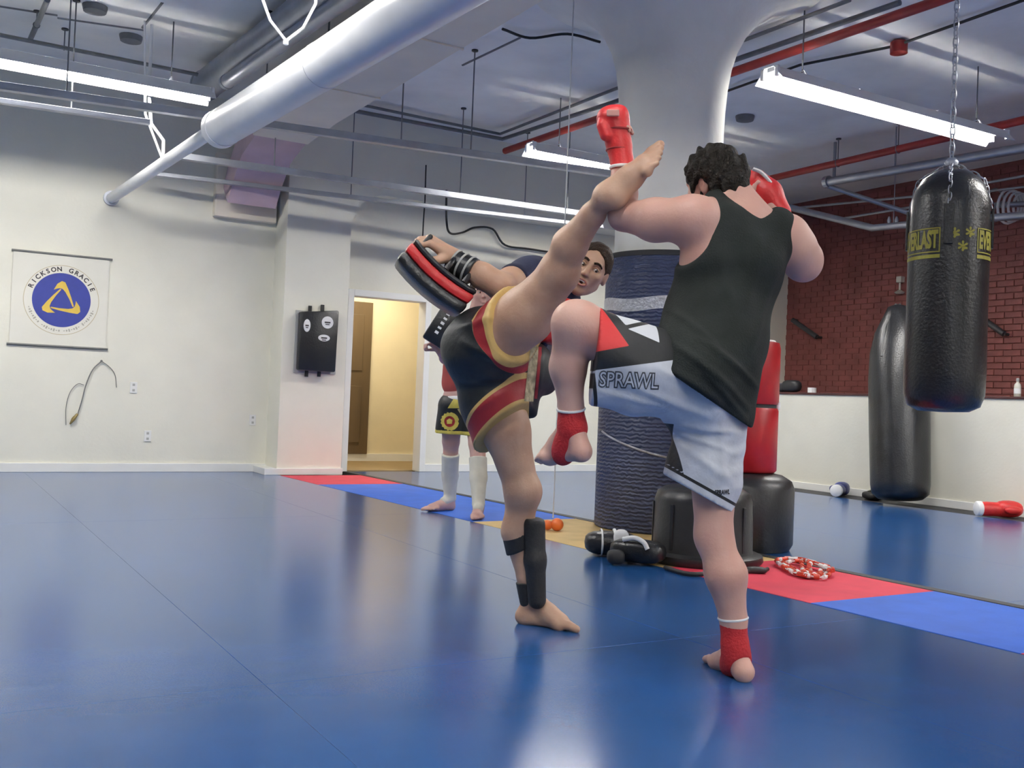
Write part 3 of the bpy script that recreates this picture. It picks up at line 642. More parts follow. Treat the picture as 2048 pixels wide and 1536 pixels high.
for dx in (-0.15, -0.02): 
    mb = MB().tube([g1-ux*(0.05-0)+ux*dx*0.6+ux*0.03+uy*0.105*math.cos(t)+ZU*(0.076+0.077*math.sin(t)) for t in np.linspace(0, 2*math.pi, 21)[:-1]], 0.006 if dx < -0.1 else 0.01, 6, closed=True)
    mb.build('white_edge', M_white, sg, smooth=60)
pillow(g1+ZU*0.09+ux*0.0-uy*0.085, ux, (uy+ZU*0.4)/1.08, ZU, 0.048, 0.03, 0.075).build('white_strap', M_white, sg, smooth=70)
g2 = on(1276, 1130, 2, 0.0)
sg2 = thing('shin_pad', g2, 'black padded instep guard lying against the squat black bag base', 'pad')
pillow(g2+ZU*0.075+uy*0.03, ux*0.9-uy*0.44, uy*0.9+ux*0.44, ZU, 0.16, 0.085, 0.065).build('shell', M_leather, sg2, smooth=70)
MB().tube(smoothpath([g2+ZU*0.14-ux*0.09+uy*0.0, g2+ZU*0.155-ux*0.03-uy*0.03, g2+ZU*0.135+ux*0.02-uy*0.06, g2+ZU*0.10+ux*0.04-uy*0.075], 5), 0.014, 8).build('white_strap', M_white, sg2, smooth=60)
pillow(g2+ZU*0.045-ux*0.13-uy*0.03, ux, uy, ZU, 0.05, 0.05, 0.04).build('toe_loop', M_blackmat, sg2, smooth=70)
g3 = on(1390, 1143, 2, 0.0)
bl = thing('black_belt', g3, 'dark strap lying flat on the red tile under the squat black bag base', 'strap')
MB().tube(smoothpath([on(x, y, 2, 0.014) for x, y in ((1330, 1135), (1380, 1148), (1440, 1145), (1490, 1143), (1525, 1141), (1535, 1138))], 5), 0.012, 8).build('webbing', M_blackmat, bl, smooth=60)
pillow(on(1512, 1140, 2, 0.02), ux, uy, ZU, 0.06, 0.03, 0.018).build('buckle_pad', M_blackmat, bl, smooth=70)
# beaded skipping rope in a heap
g4 = on(1605, 1136, 2, 0.0)
jr = thing('skipping_rope', g4, 'red and white beaded skipping rope heaped on the red tile', 'rope')
pth = []
for t in np.linspace(0, 5.5*2*math.pi, 150):
    k = t/(5.5*2*math.pi); pth.append(on(1608+k*6+ (60-8*math.sin(3*t))*math.cos(t)*(0.55+0.45*math.sin(0.7*t)), 1134+ 15*math.sin(t)+k*3 + 0.20*60*math.cos(t)*(0.55+0.45*math.sin(0.7*t)), 2, 0.016+0.012*((t/3.1) % 2)))
MB().tube(pth, 0.004, 5).build('cord', M_white, jr)
mr, mw = MB(), MB()
for k in range(0, 150, 2):
    a_, b_ = pth[k], pth[min(k+1, 149)]; (mr if (k//2) % 3 else mw).tube([a_, b_], 0.0125, 7)
mr.build('red_beads', mat('orange_red_beads', (0.62, 0.07, 0.035), 0.35, noise=0.1, nscale=20), jr, smooth=60, kind='stuff'); mw.build('white_beads', M_white, jr, smooth=60, kind='stuff')
def glove(name, c, ex, ey, label, m, s=1.0):
    c, ex, ey = V3(c), V3(ex), V3(ey)
    t = thing(name, c, label, 'glove')
    pillow(c+ZU*0.062*s+ex*0.03*s, ex, ey, ZU, 0.10*s, 0.065*s, 0.060*s, p=2.4).build('fist', m, t, smooth=70)
    pillow(c+ZU*0.058*s+ex*0.03*s-ey*0.075*s, ex, ey, ZU, 0.06*s, 0.026*s, 0.028*s, p=2.3).build('thumb', m, t, smooth=70)
    MB().lathe([(0.045*s, -0.19*s), (0.052*s, -0.13*s), (0.05*s, -0.06*s), (0.055*s, 0.0)], c+ZU*0.056*s, 20, ax=ex).build('cuff', m, t, smooth=60)
    MB().lathe([(0.046*s, -0.20*s), (0.052*s, -0.195*s), (0.053*s, -0.165*s), (0.046*s, -0.16*s)], c+ZU*0.056*s, 20, ax=ex).build('white_band', M_white, t, smooth=60)
M_bluev = mat('blue_vinyl_glove', (0.022, 0.032, 0.16), 0.35, noise=0.15, nscale=8)
M_redg = mat('red_leather', (0.55, 0.022, 0.022), 0.38, noise=0.15, nscale=9, bump=0.2, bscale=60)
c5 = on(1678, 992, 2, 0.0); c5[0] = XR-0.22
glove('boxing_glove', c5, ux*0.5+uy*0.87, ux*0.87-uy*0.5, 'blue boxing glove with white cuff lying by the white knee wall', M_bluev, 1.25)
c6 = on(2030, 1034, 2, 0.0); c6[0] = XR-0.24
glove('boxing_glove', c6, ux, uy, 'red boxing glove with white cuff lying at the right edge by the wall', M_redg, 1.3)
c7 = on(1738, 1000, 2, 0.0); c7[0] = XR-0.2
dg = thing('hand_pad', c7, 'small dark hand pad lying between the blue glove and the slumped bag', 'pad')
pillow(c7+ZU*0.045, uy, ux, ZU, 0.15, 0.09, 0.042).build('cushion', M_blackmat, dg, smooth=70)
MB().tube([c7+uy*0.03*0+ZU*0.085-ux*0.05, c7+ZU*0.105, c7+ZU*0.085+ux*0.05], 0.012, 8).build('hand_strap', mat('olive_webbing', (0.10, 0.10, 0.07), 0.6, noise=0.1, nscale=12), dg, smooth=60)
# on the ledge of the knee wall
zL = 1.125
def ledge(x): 
    q = on(x, 780, 0, XR+0.06); return np.array([XR+0.06, q[1], zL])
c8 = ledge(1583); bgv = thing('gym_glove', c8, 'black glove left on the dark ledge beside the red bag', 'glove')
pillow(c8+ZU*0.075, (0, -1, 0), (1, 0, 0), ZU, 0.13, 0.07, 0.073).build('fist', M_blackmat, bgv, smooth=70)
pillow(c8+ZU*0.055+np.array([0, 0.15, 0]), (0, -1, 0), (1, 0, 0), ZU, 0.08, 0.055, 0.053).build('cuff', M_blackmat, bgv, smooth=70)
c9 = ledge(1624); tr_ = thing('tape_roll', c9, 'short white tape roll on the dark ledge beside the black glove', 'tape roll')
MB().lathe([(0.022, 0.0), (0.05, 0.0), (0.05, 0.06), (0.022, 0.06)], c9, 20).build('roll', M_white, tr_, smooth=40); MB().lathe([(0.020, 0.001), (0.0225, 0.001), (0.0225, 0.059), (0.020, 0.059)], c9, 20).build('core', M_rod, tr_)
c10 = ledge(2035); bt = thing('bottle', c10, 'small pale plastic bottle standing on the ledge at the right edge', 'bottle')
M_bot = mat('pale_plastic', (0.62, 0.60, 0.52), 0.35, noise=0.04, nscale=10)
MB().lathe([(0.026, 0.0), (0.031, 0.006), (0.031, 0.10), (0.026, 0.12), (0.013, 0.135), (0.013, 0.145)], c10, 20).build('body', M_bot, bt, smooth=50)
MB().lathe([(0.015, 0.145), (0.015, 0.172), (0.009, 0.178)], c10, 16).build('cap', mat('grey_cap', (0.25, 0.25, 0.25), 0.4, noise=0.05, nscale=8), bt, smooth=50)
MB().lathe([(0.0315, 0.03), (0.0315, 0.08)], c10, 20).build('wrap_label', M_white, bt, smooth=50)

# ================================================================== BRICK SIDE FITTINGS AND THE STEEL BAG RACK
for (a, b, lab) in (((1585, 640), (1634, 674), 'slanting black iron bar on the brick wall beside the grey tank top'), ((1968, 640), (2008, 668), 'short slanting black iron bar on the brick wall right of the heavy bag')):
    A, B = on(*a, 0, XB-0.10), on(*b, 0, XB-0.10)
    t = thing('iron_bar', (A+B)/2, lab, 'bar')
    MB().tube([A, B], 0.035, 10).build('bar', M_dark, t, smooth=60)
    for q in (A, B): MB().tube([q, (XB-0.001, q[1], q[2])], 0.018, 8).build('bracket', M_dark, t)
rk = thing('bag_rack', (XR+0.4, 7.3, 3.35), 'grey steel tube bag rack hanging under the ceiling at right', 'rack')
RP = lambda x, y, X=XR: on(x, y, 0, X)
def bar(pts, r, m=M_galv, nm='tube_bar'): MB().tube(pts, r, 12).build(nm, m, rk, smooth=60)
bar([RP(1650, 365), RP(2048, 296), RP(2048, 296)+np.array([0, -2.5, 0.0])], 0.050)
bar([RP(1655, 372), RP(1905, 455, XR+1.2)], 0.028)
bar([RP(1570, 418, XR+1.4), RP(1860, 390, XR+1.4)], 0.016)
bar([RP(1680, 438, XR+1.4), RP(1860, 408, XR+1.4)], 0.016)
bar([RP(1560, 410, XR+0.8), RP(1745, 456, XR+0.8), RP(1850, 446, XR+0.8), RP(2060, 430, XR+0.8)], 0.042)
bar([RP(1960, 368, XR+1.4), RP(2060, 350, XR+1.4)], 0.016); bar([RP(1960, 385, XR+1.4), RP(2060, 372, XR+1.4)], 0.014)
for x, y in ((1668, 360), (1790, 338)):
    p = RP(x, y); MB().tube([p, (p[0], p[1], ZC)], 0.018 if x < 1700 else 0.009, 8).build('hanger_rod', M_galv, rk)
p = RP(1655, 364); MB().lathe([(0.07, -0.03), (0.07, 0.03)], p, 14, ax=(0, 1, 0)).build('end_plate', M_galv, rk)
for x in (1778, 1793):
    p = RP(x, 452, XR+0.8); MB().lathe([(0.018, 0.03), (0.026, 0.06), (0.012, 0.11)], p, 10).build('eye_bolt', M_galv, rk, smooth=60)
p = RP(1787, 450, XR+0.8); MB().tube([(p[0], p[1], p[2]), (p[0], p[1], ZC)], 0.006, 6).build('drop_wire', M_galv, rk)
# pipe valve cluster at the far right, high on the brick wall
vc = on(2005, 410, 0, XB-0.35)
vv = thing('pipe_valve', vc, 'round handwheel valve and coiled grey hose high on the brick wall at right', 'valve')
fw2 = ray(2005, 410); fw2 /= np.linalg.norm(fw2); tl = np.array([fw2[1], -fw2[0], 0]); tl /= np.linalg.norm(tl)
def circ(c, r, n=20, e1=tl, e2=ZU): return [V3(c)+r*(math.cos(t)*e1+math.sin(t)*e2) for t in np.linspace(0, 2*math.pi, n+1)[:-1]]
e1w = tl*0.55+fw2*0.83
MB().tube(circ(vc-tl*0.08, 0.19, e1=e1w), 0.014, 8, closed=True).build('handwheel', M_galv, vv, smooth=60)
for t in (0.3, 2.4, 4.5): MB().tube([vc-tl*0.08, vc-tl*0.08+0.19*(math.cos(t)*e1w+math.sin(t)*ZU)], 0.010, 6).build('spoke', M_galv, vv)
for k in range(4): MB().tube(circ(vc+tl*(0.06+0.045*k)-ZU*0.02+fw2*0.06*k, 0.20-0.018*k, e1=e1w), 0.016, 8, closed=True).build('hose_coil', M_hood, vv, smooth=60)
MB().tube([vc-tl*0.08, vc+tl*0.5+fw2*0.05], 0.035, 12).build('pipe_stub', M_galv, vv, smooth=60)
MB().tube([vc+tl*0.35+fw2*0.04, (XB, (vc+tl*0.35)[1], vc[2])], 0.03, 10).build('wall_pipe', M_galv, vv, smooth=60)
sp_ = on(1800, 562, 0, XB-0.05); sw = thing('wall_fitting', sp_-ZU*0.1, 'small pale wall fitting on the brick left of the hanging bag', 'fitting')  # pale object of unknown use; gives no light
MB().box((sp_[0]-0.03, sp_[1]-0.04, sp_[2]-0.02), (sp_[0]+0.05, sp_[1]+0.04, sp_[2]+0.06)).build('box', M_bot, sw, bevel=0.006)
MB().tube([sp_, sp_-ZU*0.12], 0.012, 8).build('stem', M_bot, sw); MB().lathe([(0.02, -0.12), (0.07, -0.15), (0.05, -0.17)], sp_, 12).build('rose', M_bot, sw, smooth=50)
# ================================================================== PEOPLE: smooth implicit bodies turned into one continuous skin
class Body:
    """a list of tapered limbs and ellipsoids blended into one surface"""
    def __init__(s): s.ops = []
    def cone(s, a, ra, b, rb, k=0.02, op='add'):
        s.ops.append((op, 'cone', (V3(a), float(ra), V3(b), float(rb)), k)); return s
    def chain(s, pts, rad, k=0.02, op='add'):
        for i in range(len(pts)-1): s.cone(pts[i], rad[i], pts[i+1], rad[i+1], k, op)
        return s
    def ell(s, c, rad, E=None, k=0.02, op='add'):
        s.ops.append((op, 'ell', (V3(c), V3(rad), np.eye(3) if E is None else np.array(E, float)), k)); return s
    def ball(s, c, r, k=0.02, op='add'): return s.ell(c, (r, r, r), None, k, op)
    def cut(s, p, n, k=0.0):
        """remove everything on the side n points to"""
        s.ops.append(('cut', 'plane', (V3(p), V3(n)/np.linalg.norm(n)), k)); return s
    def join(s, other, k=0.03):
        """blend in another body that has its own cuts"""
        s.ops.append(('join', 'body', other, k)); return s
    def bounds(s):
        lo = np.full(3, 1e9); hi = -lo
        for op, kind, pr, k in s.ops:
            if op == 'join': a, b = pr.bounds(); lo = np.minimum(lo, a); hi = np.maximum(hi, b); continue
            if op != 'add': continue
            if kind == 'cone':
                for c, r in ((pr[0], pr[1]), (pr[2], pr[3])): lo = np.minimum(lo, c-r); hi = np.maximum(hi, c+r)
            else: lo = np.minimum(lo, pr[0]-pr[1].max()); hi = np.maximum(hi, pr[0]+pr[1].max())
        return lo, hi
    def shell(s, t): s.ops.append(('shell', None, t, 0)); return s
    def wob(s, amp, freq, seed=0): s.ops.append(('wob', None, (amp, freq, seed), 0)); return s
    def grow(s, other, d, sel=None):
        """take the blended shape of another body, made thicker by d"""
        for op in other.ops:
            if op[0] in ('add', 'sub'):
                o, kind, pr, k = op
                if kind == 'cone': s.ops.append((o, kind, (pr[0], pr[1]+d, pr[2], pr[3]+d), k))
                elif kind == 'ell': s.ops.append((o, kind, (pr[0], pr[1]+d, pr[2]), k))
        return s
    def field(s, lo, N, ax, h):
        D = np.full(N, 0.08, np.float32)
        for op, kind, pr, k in s.ops:
            if kind in ('cone', 'ell'):
                pad = k+0.03+2*h
                if kind == 'cone': l_ = np.minimum(pr[0]-pr[1], pr[2]-pr[3])-pad; h_ = np.maximum(pr[0]+pr[1], pr[2]+pr[3])+pad
                else: l_ = pr[0]-pr[1].max()-pad; h_ = pr[0]+pr[1].max()+pad
                i0 = np.clip(np.floor((l_-lo)/h).astype(int), 0, N-1); i1 = np.clip(np.ceil((h_-lo)/h).astype(int)+1, 1, N)
                if (i1 <= i0).any(): continue
                sl = tuple(slice(i0[i], i1[i]) for i in range(3))
                X = ax[0][sl[0]][:, None, None].astype(np.float32); Y = ax[1][sl[1]][None, :, None].astype(np.float32); Z = ax[2][sl[2]][None, None, :].astype(np.float32)
                if kind == 'cone':
                    a, ra, b, rb = pr; ab = b-a; L2 = max(ab@ab, 1e-10)
                    t = ((X-a[0])*ab[0]+(Y-a[1])*ab[1]+(Z-a[2])*ab[2])/L2
                    # shift along the axis so that the taper is a true cone
                    L = math.sqrt(L2)
                    q = np.clip(t, 0, 1).astype(np.float32)
                    d = np.sqrt((X-a[0]-ab[0]*q)**2+(Y-a[1]-ab[1]*q)**2+(Z-a[2]-ab[2]*q)**2)-(ra+(rb-ra)*q)
                else:
                    c, r, E = pr; dx, dy, dz = X-c[0], Y-c[1], Z-c[2]
                    k0 = 0; k1 = 0
                    for i in range(3):
                        u = dx*E[i][0]+dy*E[i][1]+dz*E[i][2]
                        k0 = k0+(u/r[i])**2; k1 = k1+(u/(r[i]*r[i]))**2
                    k0 = np.sqrt(k0); k1 = np.sqrt(k1)+1e-9
                    d = k0*(k0-1)/k1
                A = D[sl]
                if op == 'sub':
                    d = -d
                    hh = np.clip(k-np.abs(A-d), 0, None)/max(k, 1e-6); D[sl] = np.maximum(A, d)+hh*hh*k*0.25
                else:
                    hh = np.clip(k-np.abs(A-d), 0, None)/max(k, 1e-6); D[sl] = np.minimum(A, d)-hh*hh*k*0.25
            elif op == 'cut':
                p, n = pr
                d = (ax[0][:, None, None]-p[0])*n[0]+(ax[1][None, :, None]-p[1])*n[1]+(ax[2][None, None, :]-p[2])*n[2]
                D = np.maximum(D, d.astype(np.float32))
            elif op == 'wob':
                amp, fr, sd = pr; r_ = np.random.default_rng(sd); W_ = 0
                for q in range(4):
                    dv = r_.normal(size=3); dv /= np.linalg.norm(dv); dv *= fr*r_.uniform(0.6, 1.5); ph = r_.uniform(0, 6.28)
                    W_ = W_+np.sin((ax[0]*dv[0]+ph)[:, None, None]+(ax[1]*dv[1])[None, :, None]+(ax[2]*dv[2])[None, None, :])
                D = D+(amp*W_*0.4).astype(np.float32)
            elif op == 'join':
                A = pr.field(lo, N, ax, h); hh = np.clip(k-np.abs(A-D), 0, None)/max(k, 1e-6); D = np.minimum(A, D)-hh*hh*k*0.25
            elif op == 'shell':
                D = np.maximum(D, -(D+pr)) if not isinstance(pr, tuple) else D
        return D
    def mesh(s, h=0.006):
        lo, hi = s.bounds(); lo = lo-4*h-0.02; hi = hi+4*h+0.02
        N = np.ceil((hi-lo)/h).astype(int)+1
        ax = [lo[i]+h*np.arange(N[i]) for i in range(3)]
        D = s.field(lo, N, ax, h)
        neg = D < 0
        c = np.zeros(tuple(N-1), np.uint8)
        for i in (0, 1):
            for j in (0, 1):
                for k in (0, 1): c += neg[i:N[0]-1+i, j:N[1]-1+j, k:N[2]-1+k]
        act = (c > 0) & (c < 8); idx = np.argwhere(act)
        cid = np.full(tuple(N-1), -1, np.int32); cid[act] = np.arange(len(idx))
        cor = np.array([(i, j, k) for i in (0, 1) for j in (0, 1) for k in (0, 1)])
        val = np.stack([D[idx[:, 0]+q[0], idx[:, 1]+q[1], idx[:, 2]+q[2]] for q in cor], 1)
        acc = np.zeros((len(idx), 3)); cnt = np.zeros(len(idx))
        for a in range(8):
            for b in range(a+1, 8):
                if np.abs(cor[a]-cor[b]).sum() != 1: continue
                va, vb = val[:, a], val[:, b]; m = (va < 0) != (vb < 0)
                t = np.where(m, va/np.where(m, va-vb, 1), 0)
                acc += np.where(m[:, None], cor[a]+(cor[b]-cor[a])*t[:, None], 0); cnt += m
        P = lo+h*(idx+acc/cnt[:, None])
        quads = []
        for a in range(3):
            b, c_ = (a+1) % 3, (a+2) % 3
            s0 = [slice(None)]*3; s1 = [slice(None)]*3; s0[a] = slice(0, -1); s1[a] = slice(1, None)
            m = neg[tuple(s0)] != neg[tuple(s1)]
            e = np.argwhere(m); e = e[(e[:, b] > 0) & (e[:, c_] > 0) & (e[:, b] < N[b]-1) & (e[:, c_] < N[c_]-1)]
            f0 = neg[e[:, 0], e[:, 1], e[:, 2]]
            def cell(db, dc):
                q = e.copy(); q[:, b] -= db; q[:, c_] -= dc; return cid[q[:, 0], q[:, 1], q[:, 2]]
            q = np.stack([cell(0, 0), cell(1, 0), cell(1, 1), cell(0, 1)], 1)
            q[~f0] = q[~f0][:, ::-1]; quads.append(q)
        F = np.concatenate(quads); F = F[(F >= 0).all(1)]
        # light relaxation, then settle
        e = np.concatenate([F[:, [0, 1]], F[:, [1, 2]], F[:, [2, 3]], F[:, [3, 0]]])
        for it in range(2):
            S = np.zeros_like(P); n = np.zeros(len(P)); np.add.at(S, e[:, 0], P[e[:, 1]]); np.add.at(n, e[:, 0], 1)
            P = P*0.5+0.5*S/np.maximum(n, 1)[:, None]
        return P, F
def layered(name, base, layers, rough=0.6, bscale=30, bump=0.3, noise=0.1):
    """cloth whose colour panels are bounded by smooth fields stored on the mesh: colour i where field i > 0"""
    m = mat(name, base, rough, noise=noise, nscale=12, bump=bump, bscale=bscale); nt = m.node_tree; b = nt.nodes['Principled BSDF']
    src = b.inputs['Base Color'].links[0].from_socket
    for i, col in enumerate(layers):
        at = nt.nodes.new('ShaderNodeAttribute'); at.attribute_name = 'panel_%d' % i
        gt = nt.nodes.new('ShaderNodeMath'); gt.operation = 'MULTIPLY_ADD'; gt.inputs[1].default_value = 900.0; gt.inputs[2].default_value = 0.5; gt.use_clamp = True
        nt.links.new(at.outputs['Fac'], gt.inputs[0])
        mx = nt.nodes.new('ShaderNodeMix'); mx.data_type = 'RGBA'; nt.links.new(gt.outputs[0], mx.inputs['Factor']); nt.links.new(src, mx.inputs[6]); mx.inputs[7].default_value = (*col, 1)
        src = mx.outputs[2]
    nt.links.new(src, b.inputs['Base Color']); return m
def folds(lines, org, px, wrinkle=None):
    """soft creases in a garment: ridges along lines given on its near side (1/px metre units from org at pixel ref)"""
    (ox, oy), o = org
    def f(P):
        X = ox+((P-o)@RT)*px; Y = oy-((P-o)@UP)*px; d = np.zeros(len(P))
        for (x0, y0), (x1, y1), amp, sg in lines:
            L2 = (x1-x0)**2+(y1-y0)**2; t = np.clip(((X-x0)*(x1-x0)+(Y-y0)*(y1-y0))/L2, 0, 1)
            q = ((X-x0)*(y1-y0)-(Y-y0)*(x1-x0))/math.sqrt(L2); r = np.hypot(X-x0-t*(x1-x0), Y-y0-t*(y1-y0)); g = np.exp(-(r/sg)**2)*np.sin(np.pi*np.clip(0.12+0.76*t, 0, 1))
            d += amp*g*(1.0-0.9*np.tanh(q/sg)*0.6)
        if wrinkle is not None: d += wrinkle(X, Y)
        return d
    return f
def soft(name, body, m, parent=None, h=0.006, mats=None, pick=None, loc=None, panels=None, crease=None):
    """mesh an implicit shape as one object; mats/pick colour its faces by a rule on position"""
    P, F = body.mesh(h)
    if crease is not None:
        fn = np.cross(P[F[:, 2]]-P[F[:, 0]], P[F[:, 3]]-P[F[:, 1]]); vn = np.zeros_like(P)
        for q in range(4): np.add.at(vn, F[:, q], fn)
        vn /= np.linalg.norm(vn, axis=1)[:, None]+1e-12
        near = np.clip(-(vn@FW)*1.5, 0, 1)
        P = P+vn*(crease(P)*near)[:, None]
    off = wloc(parent) if parent is not None else (V3(loc) if loc is not None else np.zeros(3))
    me = bpy.data.meshes.new(name)
    me.vertices.add(len(P)); me.vertices.foreach_set('co', (P-off).astype(np.float32).ravel())
    me.loops.add(len(F)*4); me.loops.foreach_set('vertex_index', F.astype(np.int32).ravel())
    me.polygons.add(len(F)); me.polygons.foreach_set('loop_start', np.arange(0, len(F)*4, 4, dtype=np.int32))
    me.update(calc_edges=True); me.validate()
    for q in (mats or [m]): me.materials.append(q)
    if pick is not None:
        C = P[F].mean(1); Nn = np.cross(P[F[:, 1]]-P[F[:, 0]], P[F[:, 2]]-P[F[:, 0]]); Nn /= np.linalg.norm(Nn, axis=1)[:, None]+1e-9
        me.polygons.foreach_set('material_index', pick(C, Nn).astype(np.int32))
    if panels is not None:
        for i, a in enumerate(panels(P)):
            at = me.attributes.new('panel_%d' % i, 'FLOAT', 'POINT'); at.data.foreach_set('value', np.asarray(a, np.float32))
    me.polygons.foreach_set('use_smooth', np.ones(len(F), bool)); me.update()
    o = bpy.data.objects.new(name, me); COL.objects.link(o)
    if parent is not None: o.parent = parent
    elif loc is not None: o.location = [float(x) for x in loc]
    o['_surf'] = 0; del o['_surf']
    return o, P, F
def nrm(v): v = V3(v); return v/np.linalg.norm(v)
def frame(across, up):
    u = nrm(up); a = V3(across); a = nrm(a-u*(a@u)); return np.array([a, u, np.cross(a, u)])
J = atd
def foot(B, ankle, heel, ball, tip, up, w=0.048, side=1, k=0.02, rh=0.033, ts=1.0):
    """heel, arch, ball of the foot and five toes; the big toe lies on side*across"""
    ankle, heel, ball, tip = V3(ankle), V3(heel), V3(ball), V3(tip); f = nrm(tip-heel); u = nrm(V3(up)-f*(V3(up)@f)); a = np.cross(f, u)*side
    B.cone(ankle, 0.038, heel, rh, k); B.cone(heel, rh*0.95, ball, 0.024, k)
    B.cone(ankle+f*0.015, 0.036, ball+u*0.010, 0.024, 0.03); B.cone(ankle*0.4+ball*0.6+a*0.012, 0.032, ball+a*w*0.55, 0.022, 0.03)
    B.cone(ball+a*w*0.62, 0.024, ball-a*w*0.70-f*0.015, 0.019, k)
    lt = np.linalg.norm(tip-ball)
    for i, (s, l, r) in enumerate(((0.72, 1.0, 0.0145), (0.30, 0.95, 0.011), (-0.05, 0.84, 0.0105), (-0.40, 0.70, 0.010), (-0.72, 0.54, 0.0095))):
        r *= ts; b0 = ball+a*w*s-f*0.005*i; t0 = b0+f*lt*l
        B.cone(b0, r+0.003, b0+f*lt*l*0.55+u*0.004, r, 0.008); B.cone(b0+f*lt*l*0.55+u*0.004, r, t0-u*0.003, r*0.95, 0.006)
def hand(B, wrist, fwd, up, size=1.0, curl=1.0, side=1, spread=0.0):
    """palm, four fingers of unequal length bending towards -up, thumb leaving the side of the palm"""
    w_, f = V3(wrist), nrm(fwd); u = nrm(V3(up)-f*(V3(up)@f)); a = np.cross(f, u)*side; s = size
    kn = w_+f*0.085*s
    B.cone(w_, 0.026*s, w_+f*0.03*s+a*0.012*s, 0.024*s, 0.015)
    for x in (-0.030, -0.010, 0.010, 0.030): B.cone(w_+f*0.018*s+a*x*0.55*s, 0.019*s, kn+a*x*s, 0.0125*s, 0.012)
    for x, l, r in ((-0.031, 0.80, 0.0080), (-0.0105, 0.96, 0.0090), (0.0105, 1.05, 0.0094), (0.0315, 0.95, 0.0092)):
        p = kn+a*x*s; d = 0.0; q = p
        for L_, rr, dc in ((0.040, r*1.05, 0.75), (0.026, r, 1.25), (0.021, r*0.92, 0.85)):
            d += dc*curl; n_ = q+(f*math.cos(d)-u*math.sin(d)+a*x*spread*8)*L_*l*s
            B.cone(q, rr*s, n_, rr*0.95*s, 0.004); q = n_
    t0 = w_+f*0.022*s+a*0.026*s-u*0.008*s; t1 = t0+(f*0.62+a*0.62-u*0.45)*0.040*s; t2 = t1+(f*0.85+a*0.05-u*0.60)*0.030*s; t3 = t2+(f*0.75-a*0.35-u*0.6)*0.024*s
    B.chain([t0, t1, t2, t3], [0.017*s, 0.0125*s, 0.0108*s, 0.009*s], 0.006)
def head(B, c, E, s=1.0, mouth=0.0):
    """skull, jaw, cheeks, nose, brows, lips, ears; E rows = right (its own left in the picture), up, forward"""
    r, u, f = E; P_ = lambda x, y, z: V3(c)+s*(x*r+y*u+z*f)
    B.ell(P_(0, 0.028, -0.012), (0.076*s, 0.094*s, 0.096*s), E, 0.01)
    B.ell(P_(0, -0.035, 0.028), (0.062*s, 0.080*s, 0.062*s), E, 0.03)
    B.cone(P_(-0.045, -0.055, 0.0), 0.022*s, P_(-0.014, -0.100, 0.062), 0.018*s, 0.02); B.cone(P_(0.045, -0.055, 0.0), 0.022*s, P_(0.014, -0.100, 0.062), 0.018*s, 0.02)
    B.ball(P_(0, -0.103, 0.066), 0.019*s, 0.02)
    for x in (-1, 1):
        B.ball(P_(x*0.040, -0.018, 0.062), 0.022*s, 0.025)
        B.cone(P_(x*0.012, 0.026, 0.086), 0.010*s, P_(x*0.042, 0.026, 0.072), 0.010*s, 0.012)
    for x in (-1, 1): B.ell(P_(x*0.031, 0.006, 0.092), (0.019*s, 0.012*s, 0.018*s), E, 0.008, 'sub')
    B.cone(P_(0, 0.016, 0.086), 0.009*s, P_(0, -0.026, 0.108), 0.0125*s, 0.008)
    for x in (-1, 1): B.ball(P_(x*0.012, -0.030, 0.098), 0.0085*s, 0.006)
    if mouth:
        B.ell(P_(0, -0.066, 0.085), (0.030*s, 0.020*s, 0.016*s), E, 0.01)
        B.ell(P_(0, -0.066, 0.104), (0.021*s, 0.0105*s*mouth, 0.028*s), E, 0.004, 'sub')
    else:
        B.cone(P_(-0.020, -0.060, 0.086), 0.0065*s, P_(0.020, -0.060, 0.086), 0.0065*s, 0.006); B.cone(P_(-0.017, -0.072, 0.086), 0.007*s, P_(0.017, -0.072, 0.086), 0.007*s, 0.006)
    for x in (-1, 1):
        B.ell(P_(x*0.078, -0.004, -0.010), (0.010*s, 0.031*s, 0.019*s), E, 0.008); B.ell(P_(x*0.087, -0.002, -0.004), (0.006*s, 0.018*s, 0.010*s), E, 0.004, 'sub')
